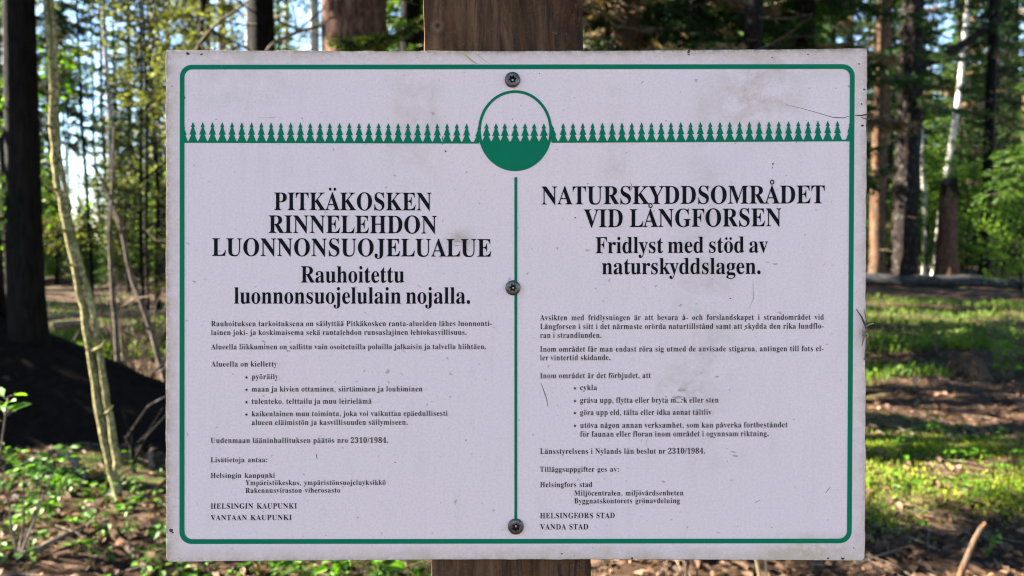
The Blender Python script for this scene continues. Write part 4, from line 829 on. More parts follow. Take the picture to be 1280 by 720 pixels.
sm = screw_mesh()
for (px, py), a, s in (((640.6, 100), 0.2, 1.0), ((641.2, 359.7), 0.9, 0.97), ((644.8, 657.8), 0.45, 1.02)):
    o = bpy.data.objects.new('screw', sm); COL.objects.link(o); o.parent = sign
    z = -FWD
    X_ = RIGHT * math.cos(a) + UP * math.sin(a); Y_ = z.cross(X_)
    o.matrix_local = Matrix.Translation(bp(px, py, 0.0005)) @ Matrix((X_, Y_, z)).transposed().to_4x4() @ Matrix.Scale(s, 4)

# square post
t = NT('post_wood')
pv = t.coords('Object', (1, 1, 0.07))
n1 = t.noise(pv, 95, 8, 0.7, 1.2)
n2 = t.noise(pv, 22, 5, 0.65, 1.5)
n3 = t.noise(t.coords('Object', (1, 1, 0.6)), 16, 6, 0.75)
n4 = t.noise(t.coords('Object'), 330, 5, 0.8)
c = t.ramp(n2, [(0.32, (0.016, 0.007, 0.003)), (0.45, (0.078, 0.036, 0.016)), (0.58, (0.145, 0.074, 0.038)), (0.72, (0.036, 0.017, 0.008))])
c = t.mix(t.ramp(n1, [(0.36, 0.85), (0.52, 0.0)]), c, (0.022, 0.014, 0.010))
c = t.mix(t.ramp(n3, [(0.53, 0.0), (0.66, 0.7)]), c, (0.120, 0.036, 0.011))
c = t.mix(t.ramp(n4, [(0.58, 0.0), (0.72, 0.6)]), c, (0.20, 0.14, 0.10))
c = t.mix(t.ramp(n4, [(0.30, 0.8), (0.40, 0.0)]), c, (0.012, 0.008, 0.006))
_fd = D0 + BEND + THICK + 0.0006
KN = EYE + FWD * _fd + RIGHT * ((547 - 640) / FPX * _fd) + UP * ((360 - 32) / FPX * _fd) - SIGN_BASE
gp = t.n('TexCoord'); ds = t.n('VectorMath'); ds.operation = 'DISTANCE'; t.l(gp.outputs['Object'], ds.inputs[0]); ds.inputs[1].default_value = tuple(KN)
kd = t.math('ADD', ds.outputs['Value'], t.math('MULTIPLY', t.math('SUBTRACT', n3, 0.5), 0.006))
c = t.mix(t.ramp(kd, [(0.0035, 0.0), (0.0047, 0.75), (0.0062, 0.0)]), c, (0.20, 0.14, 0.10))
c = t.mix(t.ramp(kd, [(0.006, 0.0), (0.0072, 0.7), (0.0085, 0.0)]), c, (0.03, 0.02, 0.015))
c = t.mix(t.ramp(kd, [(0.0022, 0.97), (0.0036, 0.0)]), c, (0.006, 0.004, 0.003))
t.bump(t.math('ADD', n1, t.math('MULTIPLY', n4, 0.4)), 0.55, 0.003)
M['post'] = t.base(c, 0.9, 0.15)

fd = D0 + BEND + THICK + 0.0006
def pu(px): return (px - 640) / FPX * fd
xt0, xt1, xb0, xb1 = pu(529.5), pu(729), pu(538.5), pu(738.5)
vt, vb = (360 - 30) / FPX * fd, (360 - 710) / FPX * fd
mb = MB()
vbot = -(EYE.z + 0.03) / CP - 0.08
vtop = 0.86
rowsP = []
g = np.random.default_rng(9)
nrow = 120
for j in range(nrow + 1):
    v_ = vbot + (vtop - vbot) * j / nrow
    f = (v_ - vb) / (vt - vb)
    l, r = xb0 + (xt0 - xb0) * f, xb1 + (xt1 - xb1) * f
    e = 0.0008
    dep = 0.138
    prof = [(l + e, 0), (l + (r - l) * .33, 0), (l + (r - l) * .66, 0), (r - e, 0), (r - e * .3, e * .3), (r, e), (r, dep - e), (r - e, dep), (l + e, dep), (l, dep - e), (l, e), (l + e * .3, e * .3)]
    w1 = g.normal(0, 0.00045, len(prof))
    rowsP.append([list(EYE + FWD * (fd + d_ + abs(w1[k])) + RIGHT * (u_ + w1[k]) + UP * v_ - SIGN_BASE) for k, (u_, d_) in enumerate(prof)])
V = np.array(rowsP); m_, k_ = V.shape[:2]
idx = np.arange(m_ * k_).reshape(m_, k_)
mb.add(V.reshape(-1, 3), np.stack([idx[:-1], np.roll(idx, -1, 1)[:-1], np.roll(idx, -1, 1)[1:], idx[1:]], -1).reshape(-1, 4))
mb.poly(V[-1]); mb.poly(V[0][::-1])
mb.build('post', M['post'], sign, smooth=False)

# dry grass stem caught on the board's right edge
tw = MB()
def q_(px, py, off): return list(bp(px, py, off))
tw.tube([q_(1069, 386, .002), q_(1075, 396, .003), q_(1080, 407, .003), q_(1082, 425, .002), q_(1080, 450, .001)], [.0003, .0006, .0009, .0006, .0003], 6, 0)
tw.tube([q_(1078, 386, .003), q_(1080, 395, .003), q_(1081, 406, .003)], [.0002, .0004, .0004], 5, 0)
tw.tube([q_(1080, 408, .003), q_(1085, 405, .004), q_(1089, 404, .005)], [.0005, .0006, .0005], 5, 1)
tw.tube([q_(1079, 410, .003), q_(1078, 418, .004), q_(1076, 432, .002)], [.0008, .0009, .0003], 5, 2)
tw.tube([q_(1077, 449, .002), q_(1080, 447, .002), q_(1082, 449, .003)], [.0002, .0003, .0002], 5, 2)
for a in ((1076, 412), (1078, 414), (1081, 415), (1077, 408)):
    tw.tube([q_(a[0], a[1], .0025), q_(a[0] + 1.5, a[1] + 4, .004), q_(a[0], a[1] + 8, .0025)], [.0002, .0010, .0002], 6, 1 if a[0] % 2 else 2)
ob = tw.build('dry_stem', [M['dead_wood'], M['straw'], M['dead_needles']], None)
ob.location = SIGN_BASE
tag(ob, 'withered grass stem stuck on the right edge of the white board', 'dry stem')

# ------------------------------------------------------------------ forest floor
def axis_steps(lo, hi, fine_lo, fine_hi, fine, grow):
    a = [fine_lo]
    while a[-1] < fine_hi: a.append(a[-1] + fine)
    s = fine
    while a[-1] < hi: s *= grow; a.append(a[-1] + s)
    b = [fine_lo]; s = fine
    while b[-1] > lo: s *= grow; b.append(b[-1] - s)
    return np.array(b[:0:-1] + a)


xs = axis_steps(-420, 420, -6, 8, 0.10, 1.10)
ys = axis_steps(-300, 700, 0.5, 12, 0.10, 1.10)
XX, YY = np.meshgrid(xs, ys)
near = np.exp(-((XX - 1) ** 2 / 200 + (YY - 6) ** 2 / 200))
ZZ = hgt(XX, YY) + near * RNG.normal(0, 0.006, XX.shape)
mb = MB()
idx = np.arange(XX.size).reshape(XX.shape)
mb.add(np.stack([XX, YY, ZZ], -1).reshape(-1, 3), np.stack([idx[:-1, :-1], idx[:-1, 1:], idx[1:, 1:], idx[1:, :-1]], -1).reshape(-1, 4))
t = NT('forest_floor')
v = t.coords('Object')
n1 = t.noise(v, 0.55, 5, 0.65)
n2 = t.noise(v, 14, 8, 0.75)
n3 = t.noise(v, 70, 4, 0.7)
vo = t.n('TexVoronoi'); vo.inputs['Scale'].default_value = 26; t.l(v, vo.inputs['Vector'])
c = t.ramp(n2, [(0.30, (0.006, 0.0035, 0.0024)), (0.50, (0.034, 0.019, 0.012)), (0.72, (0.11, 0.063, 0.040))])
c = t.mix(0.5, c, t.ramp(vo.outputs['Color'], [(0.1, (0.012, 0.008, 0.005)), (0.6, (0.052, 0.029, 0.018)), (0.95, (0.20, 0.125, 0.082))]))
g_ = t.math('ADD', n1, t.math('MULTIPLY', t.math('SUBTRACT', n2, 0.5), 0.5))
c = t.mix(t.ramp(g_, [(0.54, 0.0), (0.68, 0.8)]), c, t.ramp(n3, [(0.3, (0.020, 0.040, 0.006)), (0.7, (0.11, 0.15, 0.022))]))
t.bump(t.math('ADD', n2, t.math('MULTIPLY', n3, 0.5)), 1.0, 0.03)
M['floor'] = t.base(c, 0.95, 0.08)
tag(mb.build('ground', M['floor']), kind='structure')


# ------------------------------------------------------------------ plant builders
def rand_dirs(g, n):
    d = g.normal(0, 1, (n, 3)); return d / np.linalg.norm(d, axis=1, keepdims=True)


def diamonds(p, d, s, ln, wd):
    """Diamond faces from points p along d, with side vectors s."""
    ln = np.broadcast_to(ln, (len(p),))[:, None]; wd = np.broadcast_to(wd, (len(p),))[:, None]
    return np.stack([p, p + d * ln * 0.45 + s * wd * 0.5, p + d * ln, p + d * ln * 0.45 - s * wd * 0.5], 1)


def trunk_mesh(name, H, r0, r1, mat, seed, lean=(0, 0), flare=0.5, wob=0.03, dead=0, seg=14, dead_mat=None, moss=None, dz=(0.6, 6.0)):
    g = np.random.default_rng(seed)
    zs = np.concatenate([[-0.25, 0.0, 0.08, 0.18, 0.32, 0.55, 0.9], np.linspace(1.4, H, max(6, int(H * 1.3)))])
    f = np.clip(zs / H, 0, 1)
    rad = r0 + (r1 - r0) * f
    rad = rad * (1 + flare * np.exp(-np.clip(zs, 0, None) / 0.28))
    ph = g.uniform(0, 6, 2)
    x = lean[0] * zs + wob * np.sin(zs * 0.9 + ph[0]) * np.clip(zs, 0, 1); y = lean[1] * zs + wob * np.sin(zs * 0.7 + ph[1]) * np.clip(zs, 0, 1)
    mb = MB()
    mb.tube(np.stack([x, y, zs], -1), rad, seg, 0, 0.05, seed=seed)
    for i in range(dead):
        z = g.uniform(*dz); a = g.uniform(0, 6.28); L = g.uniform(0.25, 1.1)
        bx, by = np.interp(z, zs, x), np.interp(z, zs, y); rr = np.interp(z, zs, rad) * 0.8
        d = np.array([math.cos(a), math.sin(a)])
        pts = []
        kk = g.uniform(-0.5, 0.15)
        for k in range(5):
            tt = k / 4
            pts.append((bx + d[0] * (rr + L * tt) + g.normal(0, .02) * tt, by + d[1] * (rr + L * tt) + g.normal(0, .02) * tt, z + L * tt * kk + 0.12 * L * tt * tt))
        mb.tube(pts, np.linspace(0.012, 0.003, 5), 5, 1, cap=False)
        for q in range(3):
            tt = g.uniform(0.3, 0.95); p = np.array(pts[int(tt * 4)]); a2 = a + g.choice([-1, 1]) * g.uniform(0.5, 1.0); l2 = L * g.uniform(0.2, 0.45)
            mb.tube([p, p + np.array([math.cos(a2) * l2, math.sin(a2) * l2, -0.1 * l2])], [0.005, 0.002], 4, 1, cap=False)
    return mb.mesh(name, [M[mat], M[dead_mat or 'dead_wood']])


def spruce_crown(H, z0, Lmax, nb, seed, mat='needles', lean=(0, 0), dens=1.0, dead=0.0, size=1.0, fan=None):
    g = np.random.default_rng(seed)
    mb = MB()
    ga = 2.39996
    for i in range(nb):
        u = (i + g.uniform(0, 1)) / nb
        z = z0 + (H - z0) * (u ** 1.05)
        L = max(0.12, Lmax * (1 - (z - z0 * 0.6) / (H - z0 * 0.6)) ** 0.8 * g.uniform(0.6, 1.15))
        a = i * ga + g.normal(0, 0.25) if fan is None else g.uniform(*fan)
        d = np.array([math.cos(a), math.sin(a), 0.0]); sd = np.array([-d[1], d[0], 0])
        droop = g.uniform(0.25, 0.55) * (1.1 - u)
        bx, by = lean[0] * z, lean[1] * z
        tt = np.linspace(0.02, 1, 7)
        P = np.stack([bx + d[0] * L * tt, by + d[1] * L * tt, z + L * (0.10 * tt - droop * tt ** 1.5 + 0.30 * droop * tt ** 4)], -1)
        mb.tube(P, np.linspace(0.010 + 0.012 * L / 2, 0.003, 7), 4, 1, cap=False)
        n = int((26 * L + 8) * dens)
        w = g.uniform(0.08, 1.0, n)
        base = np.stack([np.interp(w, tt, P[:, k]) for k in range(3)], -1)
        side = g.choice([-1, 1], n)
        ang = g.uniform(0.5, 1.05, n)
        tl = np.minimum(L * 0.45, 0.55) * (1 - w * 0.65) * g.uniform(0.5, 1.1, n)
        dirs = d[None] * np.cos(ang)[:, None] + sd[None] * (np.sin(ang) * side)[:, None]
        dirs[:, 2] -= g.uniform(0.05, 0.75, n)
        dirs /= np.linalg.norm(dirs, axis=1, keepdims=True)
        m = 2 if dead and g.random() < dead else 0
        # each twig is a row of short sprays along its axis
        ns = 4
        for s in range(ns):
            p = base + dirs * (tl * s / ns)[:, None] + g.normal(0, 0.012, base.shape)
            for sg in (-1, 1, 0):
                nd = dirs + np.cross(dirs, g.normal(0, 1, dirs.shape)) * 0.45 + (sg * 0.35) * np.cross(dirs, [0, 0, 1.0])
                nd /= np.linalg.norm(nd, axis=1, keepdims=True)
                sv = np.cross(nd, g.normal(0, 1, nd.shape)); sv /= np.linalg.norm(sv, axis=1, keepdims=True) + 1e-9
                mb.quads(diamonds(p, nd, sv, (tl / ns * 1.5 + 0.035) * size, 0.022 * size), m)
    return mb.mesh('crown', [M[mat], M['dead_wood'], M['dead_needles']], smooth=False)


def leaf_crown(H, z0, Rr, nl, seed, mat='spring_leaf', leaf=0.05, nlimb=22, lean=(0, 0), up=0.7, bark='dark_bark'):
    g = np.random.default_rng(seed)
    mb = MB()
    tips = []
    for i in range(nlimb):
        u = (i + g.random()) / nlimb
        z = z0 + (H - z0) * u
        a = i * 2.39996 + g.normal(0, 0.3)
        L = Rr * (0.45 + 0.75 * math.sin(math.pi * min(1, 0.15 + u * 0.8))) * g.uniform(0.6, 1.1)
        d = np.array([math.cos(a), math.sin(a), up * g.uniform(0.3, 1.2)]); d /= np.linalg.norm(d)
        p0 = np.array([lean[0] * z, lean[1] * z, z])
        pts = [p0 + d * L * k / 5 + np.array([0, 0, -0.10 * L * (k / 5) ** 2]) + g.normal(0, 0.03 * L, 3) * (k / 5) for k in range(6)]
        mb.tube(pts, np.linspace(0.012 + L * 0.006, 0.003, 6), 5, 1, cap=False)
        for k in range(2, 6):
            for q in range(3):
                dd_ = d * 0.6 + rand_dirs(g, 1)[0]; dd_ /= np.linalg.norm(dd_); l2 = L * g.uniform(0.15, 0.4)
                e = pts[k] + dd_ * l2
                mb.tube([pts[k], (pts[k] + e) / 2 + g.normal(0, .02, 3), e], [0.005, 0.003, 0.0015], 4, 1, cap=False)
                tips += [(pts[k], e)]
    A = np.array([a for a, b in tips]); B = np.array([b for a, b in tips])
    k = g.integers(0, len(A), nl)
    w = g.uniform(0.1, 1.05, nl)[:, None]
    P = A[k] * (1 - w) + B[k] * w + g.normal(0, 0.06 + 0.02 * Rr, (nl, 3))
    d = rand_dirs(g, nl); d[:, 2] -= 0.35; d /= np.linalg.norm(d, axis=1, keepdims=True)
    s = np.cross(d, rand_dirs(g, nl)); s /= np.linalg.norm(s, axis=1, keepdims=True) + 1e-9
    sz = leaf * g.uniform(0.6, 1.25, nl)
    mb.quads(diamonds(P, d, s, sz, sz * 0.62), 0)
    return mb.mesh('crown', [M[mat], M[bark]], smooth=False)


def put(name, me, parent):
    o = bpy.data.objects.new(name, me); COL.objects.link(o); o.parent = parent; return o


def tree(name, x, y, rz, label, cat, trunk, crown=None, group=None, scale=1.0):
    r = empty(name, (x, y, h1(x, y) - 0.02), rz); r.scale = (scale,) * 3
    put('trunk', trunk, r)
    if crown is not None: put('crown', crown, r)
    return tag(r, label, cat, group)


# ------------------------------------------------------------------ trees one can tell apart
D = 5.7
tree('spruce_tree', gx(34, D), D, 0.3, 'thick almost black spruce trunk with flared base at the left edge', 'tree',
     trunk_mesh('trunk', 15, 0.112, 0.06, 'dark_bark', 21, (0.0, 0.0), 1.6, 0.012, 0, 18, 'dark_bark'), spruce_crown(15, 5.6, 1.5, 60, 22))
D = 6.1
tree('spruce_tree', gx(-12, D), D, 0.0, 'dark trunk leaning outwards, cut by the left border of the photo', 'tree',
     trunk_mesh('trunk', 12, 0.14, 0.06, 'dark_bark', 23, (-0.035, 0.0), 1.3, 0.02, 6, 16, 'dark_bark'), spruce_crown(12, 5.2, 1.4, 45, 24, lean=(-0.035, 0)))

# earth mound beside the dark spruce, coloured near-black to stand in for deep shade
def mound(name, cx, cy, rx, ry, hh, seed, mat, label, cat):
    g = np.random.default_rng(seed)
    mb = MB(); n, m = 40, 16
    V = []
    for j in range(m + 1):
        f = j / m
        for i in range(n):
            a = 2 * math.pi * i / n
            r = f * (1 + 0.10 * math.sin(3 * a + seed) + 0.06 * math.sin(7 * a))
            x, y = rx * r * math.cos(a), ry * r * math.sin(a)
            V.append((x, y, hh * (1 - f) ** 1.35 * (1 + 0.08 * math.sin(3 * x + seed) * math.cos(4 * y)) + g.normal(0, 0.006) - 0.05))
    idx = np.arange((m + 1) * n).reshape(m + 1, n)
    mb.add(V, np.stack([idx[:-1], idx[1:], np.roll(idx, -1, 1)[1:], np.roll(idx, -1, 1)[:-1]], -1).reshape(-1, 4))
    o = mb.build(name, [M[mat], M['dark_bark']], None)
    o.location = (cx, cy, h1(cx, cy))
    return tag(o, label, cat)


t = NT('shade_soil'); n1 = t.noise(t.coords('Object'), 18, 7, 0.75)
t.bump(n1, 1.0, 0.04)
M['shade_soil'] = t.base(t.ramp(n1, [(0.35, (0.003, 0.002, 0.0016)), (0.65, (0.012, 0.008, 0.006)), (0.85, (0.016, 0.015, 0.006))]), 0.95, 0.05)  # near-black all over, deep shade put into the soil colour
mound('shade_mound', -3.85, 5.8, 2.05, 1.25, 0.95, 4, 'shade_soil', 'smooth bank of earth, coloured near-black to stand in for deep shade, sloping down from the dark trunk at left towards the board', 'mound')

# leaning rowan: a pale lit stem and a darker one joining it low down
rt = Vector((gx(152, 4.0), 4.0, 0)); rt.z = h1(rt.x, rt.y)
def stem(mb, pix, d, rad, seg=12, mat=0, rough=0.05, seed=0, dd=0.0):
    pts = []
    for i, (px, py) in enumerate(pix):
        p = at(px, py, d + dd * i / max(1, len(pix) - 1)); pts.append(p - rt)
    pts = np.array([list(p) for p in pts])
    tt = np.linspace(0, 1, len(pts)); tf = np.linspace(0, 1, len(pts) * 5)
    P = np.stack([np.interp(tf, tt, pts[:, k]) for k in range(3)], -1)
    ker = np.array([1, 2, 3, 2, 1]) / 9.0
    Pp = np.pad(P, ((2, 2), (0, 0)), 'edge')
    P = np.stack([np.convolve(Pp[:, k], ker, 'valid') for k in range(3)], -1)
    rr = np.interp(tf, np.linspace(0, 1, len(np.atleast_1d(rad))), np.atleast_1d(rad))
    kg = np.random.default_rng(seed + 50)
    P = P + np.convolve(kg.normal(0, 1, len(P)), [.25, .5, .25], 'same')[:, None] * np.array([0.0028, 0.002, 0]) * (d > 3.5)
    mb.tube(P, rr, seg, mat, rough, seed=seed)
rowan = tag(empty('rowan_tree', rt), 'thin leaning double stem with yellow-green bark lit from the left, standing before the dark trunk', 'tree')
mb = MB()
stem(mb, [(154, 655), (147, 620), (137, 580), (127, 530), (117, 470), (106, 400), (98, 350), (87, 300), (76, 250), (69, 210), (66, 170), (65, 100), (63, 55), (57, 0), (52, -80), (48, -200), (40, -420)], 4.0, [0.027, 0.022, 0.019, 0.018, 0.017, 0.016, 0.015, 0.014], seed=3, dd=0.2)
mb2 = mb; mb = MB()
stem(mb, [(147, 590), (142, 555), (136, 515), (129, 470), (120, 410), (110, 365), (100, 328), (91, 290), (82, 245), (75, 200), (72, 165), (71, 100), (69, 50), (64, 0), (60, -80), (70, -260)], 4.0, [0.018, 0.015, 0.012, 0.011, 0.010], seed=4, dd=0.19)
mb.build('side_stem', M['rowan_bark'], rowan)
mb = mb2
g = np.random.default_rng(18)
for px, py in ((113, 440), (96, 335), (75, 240), (66, 160), (140, 600), (125, 520), (84, 290), (70, 120)):
    sgn = g.choice([-1, 1]); l_ = g.uniform(8, 26)
    mb.tube([at(px, py, 4.06) - rt, at(px + sgn * l_ * .6, py - l_ * .3, 4.0) - rt, at(px + sgn * l_, py - l_ * .8, 3.97) - rt], [0.010, 0.006, 0.002], 6, 0, cap=False)
mb.build('trunk', M['rowan_bark'], rowan)
g = np.random.default_rng(8)
mb = MB()
P = np.array([list(at(g.uniform(0, 160), g.uniform(-420, -130), g.uniform(3.8, 4.6)) - rt) for _ in range(500)])
d_ = rand_dirs(g, 500); s_ = np.cross(d_, rand_dirs(g, 500)); s_ /= np.linalg.norm(s_, axis=1, keepdims=True)
mb.quads(diamonds(P, d_, s_, 0.06, 0.03))
mb.build('crown', M['spring_leaf'], rowan, smooth=False)

# thin bare saplings behind it
def sapling(name, pix, d, rad, label, mat='dead_wood', cat='sapling', twigs=4, seed=1, dd=0.0):
    global rt
    rt = at(*pix[0], d); rt.z = h1(rt.x, rt.y)
    pix = [pix[0]] + list(pix[1:])
    o = empty(name, rt)
    mb = MB(); stem(mb, pix, d, rad, 8, seed=seed, dd=dd)
    g = np.random.default_rng(seed)
    for i in range(twigs):
        k = g.integers(1, len(pix) - 1) if len(pix) > 2 else 0
        a = np.array(pix[k], float); e = a + np.array([g.uniform(-60, 60), g.uniform(-80, -10)])
        m_ = (a + e) / 2 + g.normal(0, 5, 2)
        mb.tube([at(*a, d) - rt, at(*m_, d + g.uniform(-.1, .1)) - rt, at(*e, d + g.uniform(-.3, .3)) - rt], [0.010, 0.007, 0.003], 5, 0, cap=False)
    mb.build('stem', M[mat], o)
    return tag(o, label, cat)


sapling('sapling', [(212, 492), (205, 470), (190, 415), (178, 380), (165, 350), (155, 300), (147, 265), (134, 240), (118, 205)], 7.2, [0.030, 0.024, 0.018, 0.010], 'thin tan sapling stem leaning left, close to the left edge of the board', twigs=5, seed=2)
sapling('sapling', [(149, 498), (147, 440), (143, 390), (139, 340), (137, 300), (139, 250), (143, 150)], 7.0, [0.026, 0.022, 0.014, 0.008], 'thin upright grey sapling just right of the leaning double stem', twigs=4, seed=5)
sapling('sapling', [(158, 500), (155, 460), (153, 430), (150, 395)], 7.1, [0.018, 0.012, 0.006], 'short broken grey stem beside the upright grey sapling', twigs=1, seed=6)
sapling('dead_branch', [(172, 518), (178, 495), (190, 470), (204, 452), (222, 425)], 6.3, [0.010, 0.015, 0.015, 0.008], 'pale peeled dead branch sticking up beside the board\'s left edge', twigs=2, seed=7, cat='dead branch')
sapling('dead_branch', [(172, 600), (166, 580), (166, 560), (158, 548), (156, 543)], 4.6, [0.014, 0.012, 0.010, 0.006], 'grey dead branch with forked stubs in the black shade at lower left', 'spruce_bark', twigs=4, seed=8, cat='dead branch')
sapling('dead_branch', [(196, 606), (190, 590), (187, 575), (190, 560)], 4.7, [0.020, 0.017, 0.010], 'short curved grey root stub right of the forked dead branch', twigs=0, seed=9, cat='dead branch')

sapling('sapling', [(214, 500), (226, 300), (236, 120), (246, 58), (270, 30), (300, 10), (330, -14)], 8.2, [0.026, 0.022, 0.018, 0.014, 0.008], 'thin bare stem bending right above the upper left corner of the board', twigs=4, seed=11)
sapling('sapling', [(300, 500), (310, 300), (322, 110), (334, 58), (370, 40), (410, 30), (440, 28)], 6.4, [0.022, 0.020, 0.016, 0.013, 0.008], 'thin bare branch slanting across the blackish trunk above the board', twigs=3, seed=12)
sapling('sapling', [(118, 420), (112, 300), (104, 180), (98, 60), (92, -60)], 11.0, [0.030, 0.026, 0.020, 0.014], 'thin dark stem in the sky gap right of the leaning double stem', 'dark_bark', twigs=6, seed=13)
sapling('sapling', [(186, 420), (182, 300), (184, 160), (180, 40), (178, -60)], 12.0, [0.030, 0.026, 0.022, 0.014], 'thin dark stem in the sky gap close to the board', 'dark_bark', twigs=6, seed=14)

# trunks showing above the board
D = 7.4
tree('spruce_tree', gx(331, D), D, 0.0, 'straight blackish trunk above the board, left of the white birch', 'tree',
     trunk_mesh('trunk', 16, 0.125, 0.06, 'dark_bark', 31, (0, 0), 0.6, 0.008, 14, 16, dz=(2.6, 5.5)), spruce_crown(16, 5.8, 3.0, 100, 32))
D = 13.5
tree('birch_tree', gx(396, D), D, 0.0, 'slim white birch trunk above the board between two dark trunks', 'tree',
     trunk_mesh('trunk', 13, 0.072, 0.04, 'birch_bark', 33, (-0.004, 0), 0.3, 0.02, 0, 12), leaf_crown(13, 7.0, 1.5, 2600, 34, 'spring_leaf', 0.06))
D = 11.0
tree('birch_tree', gx(315, D), D, 0.0, 'white birch stem half hidden by the blackish trunk above the board', 'tree',
     trunk_mesh('trunk', 10, 0.05, 0.03, 'birch_bark', 35, (0.006, 0), 0.3, 0.02, 0, 12), leaf_crown(10, 6.0, 1.1, 1500, 36, 'spring_leaf', 0.06))
D = 23.0
tree('birch_tree', gx(138, D), D, 0.0, 'slim pale birch stem high in the gap left of the board', 'tree',
     trunk_mesh('trunk', 15, 0.085, 0.05, 'birch_bark', 37, (0.010, 0), 0.3, 0.05, 2, 12), leaf_crown(15, 5.6, 1.5, 1500, 38, 'olive_leaf', 0.08))
D = 6.2
big = tree('spruce_tree', gx(447, D), D, 0.0, 'broad reddish-brown furrowed trunk above the board, mossy branch at its foot', 'tree',
     trunk_mesh('trunk', 18, 0.245, 0.14, 'red_bark', 39, (0, 0), 0.5, 0.008, 6, 28, dz=(2.6, 4)), spruce_crown(18, 5.4, 3.2, 110, 40))
mb = MB(); g = np.random.default_rng(41)
pth = [at(414, 54, 5.93), at(440, 57, 5.84), at(460, 54, 5.86), at(480, 51, 5.95), at(505, 40, 6.1), at(540, 20, 6.3)]
base_b = Vector((big.location.x, big.location.y, big.location.z))
pth = [np.array(list(p - base_b)) for p in pth]
mb.tube(pth, [0.03, 0.034, 0.03, 0.026, 0.02, 0.012], 8, 1)
n = 1500; w = g.uniform(0, 1, n); tt = np.linspace(0, 1, 6); PP = np.array(pth)
p = np.stack([np.interp(w, tt, PP[:, k]) for k in range(3)], -1); dr = rand_dirs(g, n); p = p + dr * 0.035 * g.uniform(0.7, 1.4, (n, 1))
s_ = np.cross(dr, rand_dirs(g, n)); s_ /= np.linalg.norm(s_, axis=1, keepdims=True)
mb.quads(diamonds(p, dr, s_, 0.03, 0.012), 0)
mb.build('mossy_branch', [M['moss'], M['dark_bark']], big, smooth=False)
D = 7.6
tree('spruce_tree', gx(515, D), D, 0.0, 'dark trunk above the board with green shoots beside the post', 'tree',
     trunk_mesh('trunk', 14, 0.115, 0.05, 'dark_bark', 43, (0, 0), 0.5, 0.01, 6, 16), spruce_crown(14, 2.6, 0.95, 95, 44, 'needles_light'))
D = 8.5
tree('spruce_tree', gx(778, D), D, 0.0, 'brown shaggy trunk with withered twigs just right of the post', 'tree',
     trunk_mesh('trunk', 15, 0.16, 0.08, 'pine_bark', 45, (0, 0), 0.5, 0.01, 40, 16, dz=(2.4, 5)), spruce_crown(17, 3.0, 2.4, 120, 46, 'needles', dead=0.45))
D = 8.0
tree('spruce_sapling', gx(753, D), D, 0.0, 'very thin dark stem between the post and the brown shaggy trunk', 'sapling',
     trunk_mesh('trunk', 7, 0.03, 0.012, 'dark_bark', 47, (0.006, 0), 0.3, 0.02, 6, 8), spruce_crown(7, 3.2, 0.5, 36, 48, 'needles'))
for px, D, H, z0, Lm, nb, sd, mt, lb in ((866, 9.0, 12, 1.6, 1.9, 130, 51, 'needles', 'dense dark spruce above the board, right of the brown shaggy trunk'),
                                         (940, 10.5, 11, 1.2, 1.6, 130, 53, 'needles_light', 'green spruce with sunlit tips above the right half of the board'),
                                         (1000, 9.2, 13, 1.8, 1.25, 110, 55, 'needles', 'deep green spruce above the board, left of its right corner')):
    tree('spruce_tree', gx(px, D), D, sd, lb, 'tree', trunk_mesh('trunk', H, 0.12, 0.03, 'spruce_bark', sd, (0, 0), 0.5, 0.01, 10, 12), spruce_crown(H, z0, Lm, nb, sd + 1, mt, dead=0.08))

# the trees right of the board
D = 23.6
tree('pine_tree', gx(1096, D), D, 0.0, 'brown pine trunk with an orange sunlit patch, hard by the board\'s right edge', 'tree',
     trunk_mesh('trunk', 22, 0.23, 0.15, 'pine_bark', 61, (0.0, 0), 0.5, 0.02, 6, 18), leaf_crown(22, 12, 2.2, 3000, 62, 'needles', 0.10, bark='pine_bark'))
D = 24.0
tree('spruce_tree', gx(1130, D), D, 0.0, 'thick grey-black spruce trunk, second from the board on the right', 'tree',
     trunk_mesh('trunk', 22, 0.36, 0.18, 'spruce_bark', 63, (0.004, 0), 0.35, 0.02, 24, 20, dz=(2, 8)), spruce_crown(22, 5.2, 2.7, 100, 64))
D = 26.0
tree('birch_tree', gx(1157, D), D, 0.0, 'short thin white birch leaning against the thick grey-black trunk', 'tree',
     trunk_mesh('trunk', 5.6, 0.095, 0.06, 'birch_bark', 65, (-0.055, 0), 0.3, 0.03, 0, 10), leaf_crown(6.2, 4.6, 0.9, 900, 66, 'spring_leaf', 0.06, 12, (-0.055, 0)))
D = 26.3
tree('birch_tree', gx(1168, D), D, 0.0, 'tall white birch leaning right, between the thick trunk and the far right trunk', 'tree',
     trunk_mesh('trunk', 16, 0.100, 0.06, 'birch_bark', 67, (0.095, 0), 0.3, 0.03, 0, 12), leaf_crown(16, 9.5, 1.8, 2200, 68, 'spring_leaf', 0.08, 20, (0.095, 0)))
D = 23.4
sn = trunk_mesh('trunk', 2.9, 0.29, 0.23, 'red_bark', 69, (-0.01, 0), 1.0, 0.02, 0, 20)
g = np.random.default_rng(70)
for v_ in sn.vertices:
    if v_.co.z > 2.85: v_.co.z += g.uniform(-0.35, 0.35)
tree('snag', gx(1184, D), D, 0.0, 'broken reddish stump with a flared base behind the fallen log', 'stump', sn)
D = 23.5
tree('spruce_tree', gx(1231, D), D, 0.0, 'slim straight black trunk, rightmost of the trunks beside the board', 'tree',
     trunk_mesh('trunk', 19, 0.165, 0.09, 'dark_bark', 71, (0, 0), 0.4, 0.01, 16, 16, dz=(1.5, 6)), spruce_crown(19, 7.0, 1.8, 70, 72))
rt = at(1150, 86, 23.0)
o = empty('leaning_branch', rt)
